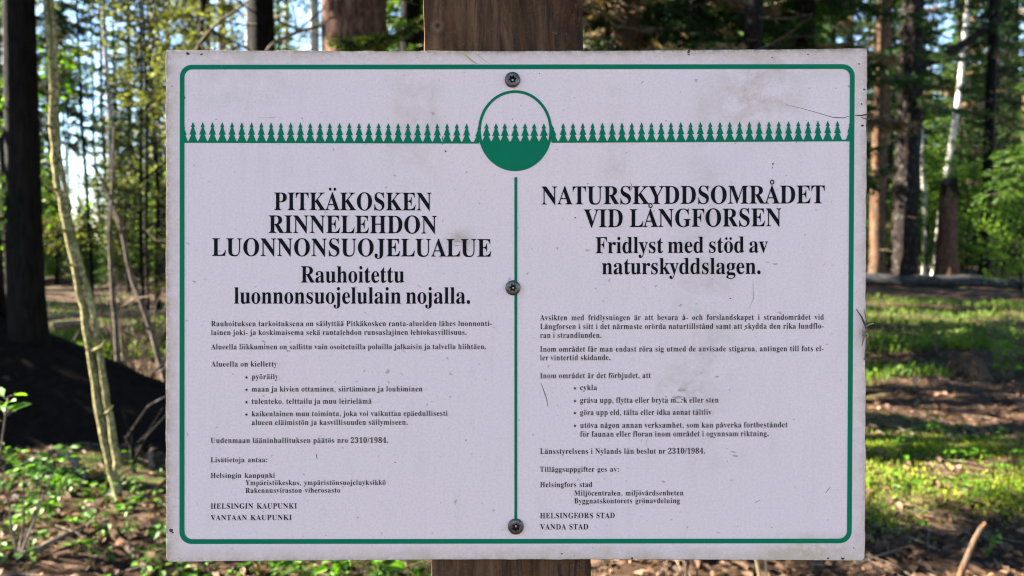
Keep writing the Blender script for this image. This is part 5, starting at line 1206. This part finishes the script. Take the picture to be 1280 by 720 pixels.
mb = MB(); stem(mb, [(1120, 100), (1150, 85), (1180, 70), (1205, 55), (1226, 42), (1250, 22)], 23.0, [0.08, 0.11, 0.11, 0.08], 8, seed=2, dd=-0.2)
mb.build('branch', M['spruce_bark'], o)
tag(o, 'dead grey trunk lodged slantwise between the right-hand trees', 'dead branch')
rt = at(1100, 360, 22.6); rt.z = h1(rt.x, rt.y)
o = empty('fallen_log', rt)
mb = MB()
lg = []
for k in range(24):
    x = gx(1000, 22.6) + k * 0.46; y = 22.6 + 0.25 * math.sin(k * 0.6) - k * 0.02
    lg.append((x - rt.x, y - rt.y, h1(x, y) + 0.16 - rt.z))
mb.tube(lg, np.linspace(0.20, 0.15, 24), 14, 0, 0.06, seed=6)
mb.build('log', M['log_bark'], o)
tag(o, 'long grey fallen log lying across the ground behind the shaded grass', 'log')
rt = at(66, 395, 10.2); rt.z = h1(rt.x, rt.y)
o = empty('fallen_log', rt)
mb = MB(); stem(mb, [(56, 398), (100, 394), (150, 394), (210, 390), (270, 396)], 10.2, [0.035, 0.04, 0.035, 0.03], 8, seed=3)
mb.build('log', M['dead_wood'], o)
tag(o, 'thin dead pole lying level behind the leaning double stem', 'log')
rt = at(70, 407, 9.4); rt.z = h1(rt.x, rt.y)
o = empty('fallen_log', rt)
mb = MB(); stem(mb, [(68, 408), (85, 406), (103, 403)], 9.4, [0.05, 0.05, 0.045], 8, seed=3)
mb.build('log', M['dead_wood'], o)
tag(o, 'short pale broken piece of wood left of the leaning double stem', 'log')

# ------------------------------------------------------------------ understorey
for px, py_, D, H, Rr, n, sd, mt, lb in ((1160, 0, 25.0, 3.9, 1.3, 5200, 81, 'spring_leaf', 'bright green leafy bush between the thick trunk and the broken stump'),
                                         (1210, 0, 25.4, 3.6, 1.3, 4200, 83, 'spring_leaf', 'leafy bush between the broken stump and the rightmost trunk'),
                                         (1278, 0, 18.5, 2.6, 1.0, 3600, 85, 'spring_leaf', 'bright leafy bush at the right border, right of the slim black trunk'),
                                         (1292, 0, 21.0, 6.5, 1.5, 5200, 87, 'olive_leaf', 'tall pale green bush at the right border behind the bright one')):
    tree('bush', gx(px, D), D, 0.4 * sd, lb, 'bush', trunk_mesh('stem', H * 0.8, 0.03, 0.008, 'dark_bark', sd, (0, 0), 0.2, 0.05, 0, 6),
         leaf_crown(H, 0.3, Rr, n, sd + 1, mt, 0.07, 30)).children[0].name = 'stem'
for px, D, H, Lm, sd, mt, lb in ((1112, 27.5, 7.0, 1.8, 91, 'needles', 'young dark spruce behind the thick grey-black trunk'),
                                 (1196, 27.8, 8.5, 1.8, 93, 'needles', 'dark young spruce behind the broken stump'),
                                 (1254, 26.0, 8.0, 1.6, 95, 'needles', 'dark young spruce behind the slim black trunk on the right'),
                                 (1326, 13.5, 6.2, 1.4, 97, 'needles_light', 'fresh green spruce boughs at the upper right border')):
    tree('young_spruce', gx(px, D), D, sd, lb, 'tree', trunk_mesh('trunk', H, 0.05, 0.01, 'spruce_bark', sd, (0, 0), 0.3, 0.01, 4, 8), spruce_crown(H, 2.3 if sd == 97 else 0.7, Lm, 75, sd + 1, mt, dead=0.1))
for px, D, H, Rr, n, sd, mt, lb in ((196, 16.0, 8.0, 1.5, 7500, 101, 'olive_leaf', 'olive green leafy tree close beside the upper left edge of the board'),
                                    (-10, 9.5, 6.5, 1.0, 2600, 103, 'spring_leaf', 'fresh green leafy tree at the upper left border behind the dark trunks'),
                                    (268, 14.0, 8.0, 1.4, 7000, 105, 'olive_leaf', 'pale olive tree above the left corner of the board'),
                                    (160, 20.0, 3.0, 1.6, 3000, 107, 'olive_leaf', 'low olive thicket bush in the distance left of the board'),
                                    (70, 24.0, 1.9, 1.2, 2600, 109, 'olive_leaf', 'low olive bush far behind the leaning double stem')):
    tree('leafy_tree', gx(px, D), D, sd, lb, 'tree', trunk_mesh('trunk', H * 0.9, 0.05, 0.015, 'dark_bark', sd, (0, 0), 0.3, 0.05, 6, 8), leaf_crown(H, 0.8, Rr, n, sd + 1, mt, 0.075, 34))
D = 9.5
tree('young_spruce', gx(225, D), D, 0, 'greyish half-dead spruce boughs above the board\'s left corner', 'tree',
     trunk_mesh('trunk', 8, 0.05, 0.015, 'spruce_bark', 111, (0.09, 0), 0.3, 0.02, 16, 8, dz=(2.5, 5.5)), spruce_crown(8, 2.6, 0.9, 46, 112, 'olive_leaf', (0.09, 0), 0.7))

D = 11.0
tree('leafy_tree', gx(180, D), D, 0.8, 'thin olive-leaved tree hard by the board\'s left edge, nearest of the leafy trees there', 'tree',
     trunk_mesh('trunk', 6.5, 0.03, 0.01, 'dark_bark', 341, (0, 0), 0.3, 0.05, 10, 8, 'dark_bark'), leaf_crown(7, 0.6, 0.85, 5000, 342, 'olive_leaf', 0.055, 44))
# a thicket of bare stems
def bare_shrub(px, D, n, H, seed, label):
    g = np.random.default_rng(seed)
    x0 = gx(px, D); o = empty('bare_shrub', (x0, D, h1(x0, D)))
    mb = MB()
    for i in range(n):
        a = g.uniform(0, 6.28); r = g.uniform(0, 0.35); L = H * g.uniform(0.5, 1.0); ln = g.normal(0, 0.25, 2)
        P = [(r * math.cos(a) + ln[0] * L * k / 6 + g.normal(0, .02), r * math.sin(a) + ln[1] * L * k / 6 + g.normal(0, .02), -0.03 + L * k / 6 * (1 - 0.04 * k)) for k in range(7)]
        mb.tube(P, np.linspace(g.uniform(.006, .014), 0.002, 7), 5, 0, cap=False)
        for q in range(4):
            k = g.integers(2, 6); d = rand_dirs(g, 1)[0]; d[2] = abs(d[2]); l = g.uniform(.12, .4)
            mb.tube([P[k], np.array(P[k]) + d * l * .5 + g.normal(0, .015, 3), np.array(P[k]) + d * l], [0.004, 0.003, 0.0012], 4, 0, cap=False)
    mb.build('stem', M['dead_wood'], o)
    return tag(o, label, 'shrub')


bare_shrub(176, 8.4, 20, 1.5, 351, 'tangle of bare thin stems beside the lower left edge of the board')
bare_shrub(120, 9.6, 16, 1.6, 352, 'tangle of bare thin stems just right of the leaning double stem')
bare_shrub(1262, 9.0, 10, 0.7, 353, 'small bare twiggy shrub near the right border')

# ------------------------------------------------------------------ the forest further back
PT = [(trunk_mesh('trunk', 17, 0.17, 0.05, 'spruce_bark', 201, (0, 0), 0.4, 0.03, 22, 10, dz=(1, 7)), spruce_crown(17, 4.0, 2.0, 95, 202, 'needles', dens=0.6, size=1.7, dead=0.1)),
      (trunk_mesh('trunk', 14, 0.13, 0.04, 'spruce_bark', 203, (0.01, 0), 0.4, 0.03, 22, 10, dz=(1, 6)), spruce_crown(14, 2.2, 1.7, 95, 204, 'needles_light', dens=0.6, size=1.7, dead=0.15)),
      (trunk_mesh('trunk', 19, 0.19, 0.09, 'pine_bark', 205, (0, 0), 0.3, 0.04, 6, 10), leaf_crown(19, 12, 2.0, 3600, 206, 'needles', 0.16, bark='pine_bark')),
      (trunk_mesh('trunk', 14, 0.09, 0.04, 'birch_bark', 207, (0.02, 0), 0.3, 0.06, 0, 10), leaf_crown(14, 4.5, 1.8, 3600, 208, 'olive_leaf', 0.10, 30)),
      (trunk_mesh('trunk', 5, 0.05, 0.01, 'spruce_bark', 209, (0, 0), 0.3, 0.03, 0, 8), spruce_crown(5, 0.4, 1.3, 60, 210, 'needles_light', dens=0.7, size=1.5)),
      (trunk_mesh('trunk', 3.4, 0.03, 0.01, 'dark_bark', 211, (0, 0), 0.3, 0.05, 0, 6), leaf_crown(3.6, 0.4, 1.4, 2600, 212, 'spring_leaf', 0.10, 26)),
      (trunk_mesh('trunk', 12, 0.055, 0.02, 'spruce_bark', 213, (0.012, 0), 0.3, 0.04, 46, 8, 'spruce_bark', dz=(0.8, 8)), spruce_crown(12, 7.5, 1.0, 40, 214, 'needles', dens=0.7, size=1.6))]
KINDS_ = [('spruce_tree', 'tall spruce far back in the forest', 'tree', 'tall spruces far back in the forest'),
          ('spruce_tree', 'lighter green spruce far back in the forest', 'tree', 'lighter green spruces far back in the forest'),
          ('pine_tree', 'tall brown pine far back in the forest', 'tree', 'pines far back in the forest'),
          ('birch_tree', 'pale slender birch far back in the forest', 'tree', 'birches far back in the forest'),
          ('young_spruce', 'young spruce growing low far back in the forest', 'tree', 'young spruces far back in the forest'),
          ('bush', 'green leafy bush low down far back in the forest', 'bush', 'leafy bushes far back in the forest'),
          ('young_spruce', 'thin bare-stemmed spruce with dead side twigs back in the forest', 'tree', 'thin bare-stemmed spruces back in the forest')]
PROTO = [None] * 7
def forest_tree(kind, x, y, rz, s):
    if PROTO[kind] is None:
        nm, lb, cat, gp_ = KINDS_[kind]
        PROTO[kind] = tree(nm, x, y, rz, lb, cat, PT[kind][0], PT[kind][1], gp_, s)
        if kind == 5: PROTO[kind].children[0].name = 'stem'
        return PROTO[kind]
    o = copy_tree(PROTO[kind])
    o.location = (x, y, h1(x, y) - 0.02); o.rotation_euler = (0, 0, rz); o.scale = (s, s, s)
    return o


g = np.random.default_rng(77)
taken = []
def free(x, y, r):
    for a, b, c_ in taken:
        if (x - a) ** 2 + (y - b) ** 2 < max(r, c_) ** 2: return False
    taken.append((x, y, r)); return True


cnt = 0
for tries in range(900):
    px = g.choice([g.uniform(-60, 215), g.uniform(1075, 1340), g.uniform(200, 1080)], p=[0.36, 0.34, 0.30])
    dpt = (28 if px > 1075 else 20) + 42 * g.random() ** 0.8
    if 60 < px < 212 and g.random() < (0.95 if 76 < px < 138 else 0.66): continue          # the lighter gap on the left
    x = gx(px, dpt)
    if not free(x, dpt, 1.5): continue
    central = 215 < px < 1075
    kind = int(g.choice(6, p=[0.26, 0.20, 0.16, 0.10, 0.14, 0.14])) if not central else int(g.choice(4, p=[0.4, 0.3, 0.15, 0.15]))
    forest_tree(kind, x, dpt, g.uniform(0, 6.28), g.uniform(0.8, 1.2))
    cnt += 1
    if cnt >= 150: break

for tries in range(400):
    px = g.choice([g.uniform(40, 215), g.uniform(1075, 1300)], p=[0.55, 0.45])
    dpt = g.uniform(28 if px > 1075 else 22, 44)
    x = gx(px, dpt)
    if not free(x, dpt, 1.1): continue
    gap = 60 < px < 150
    forest_tree(int(g.choice([4, 5, 5])) if px > 300 else int(g.choice([4, 4, 5])), x, dpt, g.uniform(0, 6.28), g.uniform(0.35, 0.6) if gap else g.uniform(0.7, 1.25))
    cnt += 1
    if cnt >= 200: break
for lo, hi, d0, d1, k in ((82, 214, 22, 44, 10), (1084, 1290, 26, 42, 14), (-20, 15, 12, 30, 4)):
    done = 0
    for tries in range(200):
        px, dpt = g.uniform(lo, hi), g.uniform(d0, d1)
        if not free(gx(px, dpt), dpt, 0.7): continue
        forest_tree(6, gx(px, dpt), dpt, g.uniform(0, 6.28), g.uniform(0.75, 1.3)); done += 1
        if done == k: break
# trees added behind the board and past the left border to shade the floor
done = 0
for tries in range(400):
    px, dpt = g.uniform(480, 1050), 11 + 17 * g.random()
    if not free(gx(px, dpt), dpt, 1.5): continue
    forest_tree(int(g.choice([0, 1, 0])), gx(px, dpt), dpt, g.uniform(0, 6.28), g.uniform(0.75, 1.1)); done += 1
    if done == 7: break
done = 0
for tries in range(400):
    dpt = g.uniform(10, 48); x = -0.66 * dpt - g.uniform(2.5, 26)
    if not free(x, dpt, 2.0): continue
    forest_tree(int(g.choice([0, 1, 2, 3], p=[.4, .3, .2, .1])), x, dpt, g.uniform(0, 6.28), g.uniform(0.8, 1.1)); done += 1
    if done == 34: break

# added trees, mostly out of view, that throw shade bands and block sky light
SHADE = (('unseen small young spruce added beyond the left border to shade the dark bank, in front of the low one', -6.2, 5.5, 4.4, 0.2, 0.8, 110, 329), ('unseen tall narrow spruce beyond the left border, placed to throw a band of shade, nearest the sign', -6.4, 4.9, 13, 5.7, 0.85, 120, 301), ('unseen tall narrow spruce beyond the left border, placed to throw a second band of shade, behind the nearest one', -6.6, 7.1, 12, 5.2, 0.75, 70, 303),
         ('unseen low dense young spruce beyond the left border, placed to shade the dark bank', -5.9, 6.2, 4.2, 0.2, 1.7, 120, 305), ('unseen tall spruce beyond the left border with a high crown, placed to throw shade', -8.6, 3.6, 15, 7.5, 1.1, 70, 307),
         ('unseen broad spruce added beyond the right border to block sky light, nearest the sign', 6.3, 4.6, 16, 3.0, 2.9, 130, 309), ('unseen broad spruce added beyond the right border to block sky light, further back', 9.0, 8.4, 17, 3.4, 3.0, 130, 311),
         ('unseen broad spruce added right of the camera to block sky light', 6.2, 1.2, 15, 3.4, 2.7, 120, 313),
         ('unseen tall spruce added just behind the camera, its high broad crown blocking sky light', 1.6, -1.4, 16, 6.5, 3.4, 150, 315), ('unseen tall spruce added behind the camera on the left, its high broad crown blocking sky light', -2.4, -3.4, 17, 6.8, 3.2, 140, 317),
         ('unseen tall spruce added ahead and right of the camera, its high broad crown blocking sky light', 5.0, 2.9, 17, 5.6, 3.4, 150, 319), ('tall spruce added behind the right half of the board, its high crown blocking sky light', 2.35, 7.9, 17, 6.2, 3.2, 150, 321),
         ('tall spruce added behind the middle of the board, its high crown blocking sky light', -0.25, 9.6, 18, 6.6, 3.0, 140, 323), ('unseen tall spruce added far behind the camera, its high crown blocking sky light', 3.8, -5.2, 16, 5.5, 3.2, 140, 325))
for lb, x, y, H, z0, Lm, nb, sd in SHADE:
    tree('spruce_tree' if H > 6 else 'young_spruce', x, y, sd, lb, 'tree', trunk_mesh('trunk', H, 0.10, 0.03, 'spruce_bark', sd, (0, 0), 0.4, 0.01, 8, 10), spruce_crown(H, z0, Lm, nb, sd + 1, 'needles', dens=0.7, size=1.4))

tree('leafy_tree', -5.2, 3.65, 0.0, 'unseen airy young leafy tree added beyond the lower left border to dapple the sunlight', 'tree', trunk_mesh('trunk', 4.2, 0.03, 0.01, 'dark_bark', 331, (0, 0), 0.3, 0.03, 0, 8), leaf_crown(4.4, 1.0, 0.95, 1700, 332, 'spring_leaf', 0.075, 26))  # out of view, added to dapple the sun on the left foreground

# ------------------------------------------------------------------ litter, moss, grass and small plants
def leaves(mb, P, d, up, ln, wd, mat=0, fold=0.35, curl=0.25):
    """Ovate leaves: two folded halves each. P base, d direction, up approximate normal."""
    P, d, up = (np.asarray(a, float) for a in (P, d, up))
    d = d / np.linalg.norm(d, axis=1, keepdims=True)
    s = np.cross(d, up); s /= np.linalg.norm(s, axis=1, keepdims=True) + 1e-9
    n = np.cross(s, d)
    ln = np.broadcast_to(ln, (len(P),))[:, None]; wd = np.broadcast_to(wd, (len(P),))[:, None]
    tip = P + d * ln - n * ln * curl
    def side(sg):
        a = P + d * ln * 0.28 + s * wd * 0.46 * sg + n * wd * fold * 0.5
        b = P + d * ln * 0.66 + s * wd * 0.40 * sg + n * (wd * fold * 0.4 - ln * curl * 0.4)
        return a, b
    a1, b1 = side(1); a2, b2 = side(-1)
    k = len(P)
    V = np.concatenate([P, a1, b1, tip, b2, a2])
    i = np.arange(k)
    mb.add(V, np.concatenate([np.stack([i, i + k, i + 2 * k, i + 3 * k], -1), np.stack([i, i + 3 * k, i + 4 * k, i + 5 * k], -1)]), mat)


g = np.random.default_rng(301)
# dead leaves
n = 17000
y = 2.3 + 8.5 * g.random(n) ** 1.5; x = g.uniform(-1.05, 1.05, n) * (0.8 + y * 0.80)
P = np.stack([x, y, hgt(x, y) + g.uniform(0.0, 0.022, n)], -1)
a = g.uniform(0, 6.283, n)
d_ = np.stack([np.cos(a), np.sin(a), g.normal(0.05, 0.35, n)], -1)
up_ = np.stack([g.normal(0, .4, n), g.normal(0, .4, n), np.ones(n)], -1)
mb = MB(); sz = g.uniform(0.028, 0.075, n)
leaves(mb, P, d_, up_, sz, sz * g.uniform(0.4, 0.75, n), 0, 0.5, 0.3)
tag(mb.build('leaf_litter', M['dry_leaf'], smooth=False), 'brown dead leaves strewn over the forest floor', 'leaf litter', kind='stuff')
# twigs and needles
mb = MB()
for i in range(900):
    y0 = 2.3 + 9 * g.random() ** 1.4; x0 = g.uniform(-1.05, 1.05) * (0.8 + y0 * 0.8); a = g.uniform(0, 6.28); L = g.uniform(0.06, 0.45)
    z0 = h1(x0, y0) + 0.012; dz = g.uniform(-0.0, 0.12) * L
    mb.tube([(x0, y0, z0), (x0 + math.cos(a) * L * .5 + g.normal(0, .015), y0 + math.sin(a) * L * .5, z0 + dz * .5 + .004), (x0 + math.cos(a) * L, y0 + math.sin(a) * L, z0 + dz)], [g.uniform(0.002, 0.006), 0.003, 0.0015], 5, 0, cap=False)
tag(mb.build('twig_litter', M['dead_wood']), 'small dead twigs scattered over the forest floor', 'twigs', kind='stuff')

# green ground cover: small leafy rosettes
def cover_spots(n, boxes):
    out = []
    for bx in boxes:
        k = int(n * bx[4]); cx = g.uniform(bx[0], bx[1], (max(3, k // 9), 1)); cy = g.uniform(bx[2], bx[3], (len(cx), 1))
        j = g.integers(0, len(cx), k)
        out.append(np.stack([cx[j, 0] + g.normal(0, .16, k), cy[j, 0] + g.normal(0, .16, k)], -1))
    return np.concatenate(out)
S = cover_spots(1000, [(-3.0, -0.6, 2.6, 4.45, 0.42), (-0.5, 0.9, 2.6, 3.6, 0.12), (1.4, 3.6, 4.0, 5.2, 0.12), (1.2, 4.5, 5, 7.5, 0.04)])
mb = MB()
for (x0, y0) in S:
    k = g.integers(3, 7); hh = g.uniform(0.02, 0.10); z0 = h1(x0, y0)
    aa = g.uniform(0, 6.28) + np.arange(k) * 6.28 / k + g.normal(0, .3, k)
    tops = np.array([x0, y0, z0 + hh])
    mb.tube([(x0, y0, z0 - .01), tops], [0.0014, 0.001], 4, 0, cap=False)
    rr = g.uniform(0.005, 0.02, k)
    Pk = tops + np.stack([np.cos(aa) * rr, np.sin(aa) * rr, g.normal(0, .01, k)], -1)
    dk = np.stack([np.cos(aa), np.sin(aa), g.uniform(-0.3, 0.5, k)], -1)
    sz = g.uniform(0.022, 0.048) * g.uniform(.8, 1.2, k)
    leaves(mb, Pk, dk, np.tile([0, 0, 1.0], (k, 1)), sz, sz * g.uniform(0.55, 0.85), 0, 0.3, 0.2)
tag(mb.build('ground_cover', M['plant_leaf'], smooth=False), 'small green leafy plants sprouting between the dead leaves', 'ground cover', kind='stuff')

# moss cushions on the sunny side
mb = MB(); n = 26000
cx = g.uniform(1.3, 3.8, 26); cy = g.uniform(3.9, 5.4, 26)
j = g.integers(0, 26, n)
x = cx[j] + g.normal(0, .17, n); y = cy[j] + g.normal(0, .13, n)
dc = np.hypot(x - cx[j], y - cy[j])
P = np.stack([x, y, hgt(x, y) + 0.03 * np.exp(-(dc / .18) ** 2) * g.uniform(0.5, 1.2, n)], -1)
d_ = np.stack([g.normal(0, .5, n), g.normal(0, .5, n), np.ones(n)], -1); d_ /= np.linalg.norm(d_, axis=1, keepdims=True)
s_ = np.cross(d_, rand_dirs(g, n)); s_ /= np.linalg.norm(s_, axis=1, keepdims=True)
mb.quads(diamonds(P, d_, s_, g.uniform(.012, .034, n), .009))
tag(mb.build('moss', M['moss'], smooth=False), 'yellow-green moss cushions in the sun right of the board', 'moss', kind='stuff')

# grass
def grass(name, spots, n, hmin, hmax, label, mat='grass'):
    mb = MB()
    for (cx, cy, rx, ry, fr) in spots:
        k = int(n * fr)
        r = np.sqrt(g.random(k)); a = g.uniform(0, 6.283, k)
        x = cx + rx * r * np.cos(a); y = cy + ry * r * np.sin(a)
        cl = 0.5 + 0.5 * np.sin(x * 3.1 + cy) * np.cos(y * 2.7)
        keep = g.random(k) < 0.25 + 0.75 * cl
        x, y = x[keep], y[keep]; k = len(x)
        P = np.stack([x, y, hgt(x, y) - 0.01], -1)
        L = g.uniform(hmin, hmax, k)
        d1 = np.stack([g.normal(0, .35, k), g.normal(0, .35, k), np.ones(k)], -1); d1 /= np.linalg.norm(d1, axis=1, keepdims=True)
        s1 = np.cross(d1, rand_dirs(g, k)); s1 /= np.linalg.norm(s1, axis=1, keepdims=True)
        mb.quads(diamonds(P, d1, s1, L, 0.010 + 0.03 * L))
        m = k // 3
        d2 = d1[:m] + np.stack([g.normal(0, .6, m), g.normal(0, .6, m), g.normal(-.2, .2, m)], -1); d2 /= np.linalg.norm(d2, axis=1, keepdims=True)
        mb.quads(diamonds(P[:m] + d1[:m] * L[:m, None] * .6, d2, s1[:m], .07, .035))
    tag(mb.build(name, M[mat], smooth=False), label, 'grass', kind='stuff')


grass('grass', [(7.5, 13.6, 4.6, 4.2, .48), (5.4, 10.2, 1.9, 0.8, .16), (8.6, 10.4, 1.6, 0.8, .18), (3.3, 7.8, 1.0, .5, .06), (-4.6, 10.4, 2.2, 1.5, .30), (-7, 14, 4, 3, .2), (0.5, 12, 3, 3, .2)], 24000, .06, .17, 'bright green blueberry shrubs and grass on the forest floor')

# ---- single plants
def leafy_plant(name, base, H, n, leaf, seed, label, cat='plant', lean=(0, 0), nst=1, mat='plant_leaf', asp=0.6, lo=0.3, group=None, face=None):
    gg = np.random.default_rng(seed)
    o = empty(name, base)
    sb, lb = MB(), MB()
    for s in range(nst):
        a = gg.uniform(0, 6.28); sp = 0.0 if nst == 1 else H * 0.28
        k = 6; tt = np.linspace(0, 1, k)
        pts = np.stack([(lean[0] + math.cos(a) * sp) * tt + gg.normal(0, .012, k) * tt, (lean[1] + math.sin(a) * sp) * tt + gg.normal(0, .012, k) * tt, -0.02 + (H * gg.uniform(.75, 1.0) + .02) * tt], -1)
        sb.tube(pts, np.linspace(0.004 + H * 0.006, 0.0015, k), 6, 0, cap=False)
        m = max(2, n // nst)
        w = np.concatenate([gg.uniform(lo, 1.0, m - 2), [1.0, 0.97]])
        P = np.stack([np.interp(w, tt, pts[:, q]) for q in range(3)], -1)
        aa = np.arange(m) * 2.4 + gg.uniform(0, 6)
        d = np.stack([np.cos(aa), np.sin(aa), gg.uniform(-0.1, .7, m)], -1)
        stalk = leaf * 0.35
        P2 = P + d * stalk
        for p, q in zip(P, P2): sb.tube([p, q], [0.0012, 0.001], 4, 0, cap=False)
        upv = np.tile([0, -0.35, 1.0], (m, 1)) + gg.normal(0, .35, (m, 3))
        sz = leaf * gg.uniform(.65, 1.15, m)
        leaves(lb, P2, d, upv, sz, sz * asp, 0, 0.3, 0.25)
    sb.build('stem', M['dead_wood'] if H > 0.3 else M['plant_leaf'], o)
    lb.build('foliage', M[mat], o, smooth=False)
    return tag(o, label, cat, group)


GP = 'green seedlings below the board'
leafy_plant('leafy_shrub', on_ground(22, 712), 0.42, 40, 0.050, 401, 'leafy green shrub with thin grey stems in the lower left corner', 'shrub', (0.05, 0.03), 4, lo=0.55)
leafy_plant('leafy_shrub', on_ground(70, 648), 0.30, 22, 0.048, 402, 'small bright green shrub in front of the black shade at left', 'shrub', (0.03, 0.0), 3, lo=0.5)
b_ = at(-42, 700, 2.1); b_.z = h1(b_.x, b_.y)
leafy_plant('leafy_shoot', b_, (at(18, 470, 2.1).z - b_.z), 12, 0.045, 403, 'single bright green leafy sprig against the dark trunk at the left border', 'plant', (at(16, 470, 2.1).x - b_.x, 0), 1, lo=0.93)
leafy_plant('seedling', on_ground(226, 722), 0.16, 10, 0.075, 404, 'bright green plant at the lower left corner of the board', 'plant', (0, 0), 2, asp=0.42)
for px, sd, hh, lb in ((322, 405, .12, 'leftmost green seedling in the sunlit litter under the board'), (352, 406, .10, 'low green seedling, second from the left under the board'), (420, 407, .13, 'green seedling under the middle of the Finnish text'),
                       (452, 408, .15, 'big-leaved green seedling under the board, left of the post'), (486, 409, .15, 'green seedling under the board, second left of the post'), (520, 410, .15, 'green seedling under the board, touching the post in the photo')):
    leafy_plant('seedling', on_ground(px, 722 + (sd % 3) * 4), hh, 9, 0.062, sd, lb, 'plant', (0, 0), 2, asp=0.62, lo=.5, group=GP)
leafy_plant('seedling', on_ground(1131, 608), 0.085, 8, 0.075, 411, 'upright lance-leaved green seedling in the sunny moss right of the board', 'plant', (0, 0), 1, asp=0.26, lo=.3)
leafy_plant('seedling', on_ground(1212, 627), 0.07, 10, 0.05, 412, 'small green seedling at the edge of the sunny moss, further right', 'plant', (0, 0), 2, asp=0.4, lo=.3)
leafy_plant('seedling', on_ground(1233, 690), 0.09, 8, 0.03, 413, 'tiny sprout beside the crooked stick at lower right', 'plant', (0, 0), 2, asp=0.45, lo=.3)
leafy_plant('seedling', on_ground(1165, 545), 0.12, 14, 0.055, 414, 'thin green seedling in the dark band of shade right of the board', 'plant', (0.03, 0), 2, asp=0.5, lo=.2)
leafy_plant('leafy_shrub', on_ground(1258, 468), 0.42, 110, 0.07, 415, 'bright green low shrub in the sun at the right border', 'shrub', (0, 0), 9, 'spring_leaf', lo=.25)
leafy_plant('leafy_shrub', on_ground(1170, 442), 0.36, 70, 0.07, 416, 'dim green low shrub in half shade right of the board', 'shrub', (0, 0), 7, 'grass', lo=.25)


def stick(name, pix, lift, rad, label, mat='dead_wood', cat='stick', seed=1):
    """A fallen stick: pixel points on the ground, raised by lift metres."""
    pts = []
    for (px, py), l in zip(pix, lift):
        p = on_ground(px, py); p.z += l; pts.append(p)
    b0 = pts[0].copy()
    mb = MB()
    tt = np.linspace(0, 1, len(pts)); tf = np.linspace(0, 1, len(pts) * 4)
    A = np.array([list(p - b0) for p in pts])
    mb.tube(np.stack([np.interp(tf, tt, A[:, k]) for k in range(3)], -1) + np.random.default_rng(seed).normal(0, .003, (len(tf), 3)), np.interp(tf, np.linspace(0, 1, len(rad)), rad), 8, 0, 0.08, seed=seed)
    o = mb.build(name, M[mat], None); o.location = b0
    return tag(o, label, cat)


stick('stick', [(150, 655), (185, 640), (232, 615)], [.01, .05, .12], [.012, .013, .011], 'reddish bare stick slanting up to the board\'s left edge', 'red_bark')
stick('stick', [(45, 608), (70, 600), (90, 604), (108, 611)], [.02, .10, .08, .02], [.014, .018, .018, .016], 'stout grey stick in front of the black shade at left')
stick('stick', [(130, 672), (150, 690), (172, 706), (190, 728)], [.02, .02, .03, .02], [.014, .016, .015, .012], 'crooked stick near the bottom left corner of the board', 'pine_bark')
stick('stick', [(20, 716), (50, 706), (90, 690), (120, 672)], [.02, .02, .03, .02], [.010, .012, .010, .006], 'thin brown stick across the dead leaves at lower left')
stick('stick', [(500, 650), (560, 640), (620, 646)], [.02, .03, .02], [.012, .012, .01], 'stick lying behind the sign post')


def upright(name, px, py, top, d_rad, label, mat, seed, cat='stalk'):
    b0 = on_ground(px, py); dep = (b0 - EYE).dot(FWD)
    mb = MB()
    P = [b0 - b0] + [at(x, y, dep) - b0 for x, y in top]
    P[0].z -= 0.03
    tt = np.linspace(0, 1, len(P)); tf = np.linspace(0, 1, len(P) * 4); A = np.array([list(p) for p in P])
    mb.tube(np.stack([np.interp(tf, tt, A[:, k]) for k in range(3)], -1), np.interp(tf, np.linspace(0, 1, len(d_rad)), d_rad), 8, 0, 0.06, seed=seed)
    o = mb.build(name, M[mat], None); o.location = b0
    return tag(o, label, cat)


upright('stalk', 1196, 734, [(1203, 712), (1212, 690), (1218, 676), (1227, 660), (1232, 653)], [.014, .012, .012, .011, .007], 'crooked bare stick standing up in the shade at lower right', 'pine_bark', 1)
upright('stalk', 952, 740, [(949, 718), (944, 694), (940, 670)], [.007, .006, .005], 'white bleached stalk under the right half of the board', 'straw', 2)
upright('stalk', 959, 745, [(958, 720), (957, 700), (957, 680)], [.005, .005, .004], 'thin straw-coloured stalk under the board, right of the white one', 'straw', 3)
upright('stalk', 857, 742, [(857, 720), (858, 700), (856, 684)], [.004, .004, .003], 'thin brown stalk under the board, first to the right of the post', 'dead_wood', 4)
upright('stalk', 1141, 492, [(1143, 480), (1148, 468)], [.012, .012, .010], 'short pale dead twig upright in the shade right of the board', 'straw', 5)
upright('stalk', 1205, 570, [(1200, 560), (1192, 549), (1186, 543)], [.010, .009, .007], 'leaning bare twig in the lower band of shade at right', 'dead_wood', 6)

# a rotten brown stump in the grass at right
p = on_ground(1209, 466)
mb = MB(); gg = np.random.default_rng(5)
mb.tube([(0, 0, -.1), (0, 0, .02), (.01, 0, .12), (.02, 0, .20), (.02, 0, .24)], [.24, .21, .16, .13, .05], 18, 0, .14, seed=5)
o = mb.build('rotten_stump', M['pine_bark'], None); o.location = p
tag(o, 'small rotten orange-brown stump in the grass at right', 'stump')
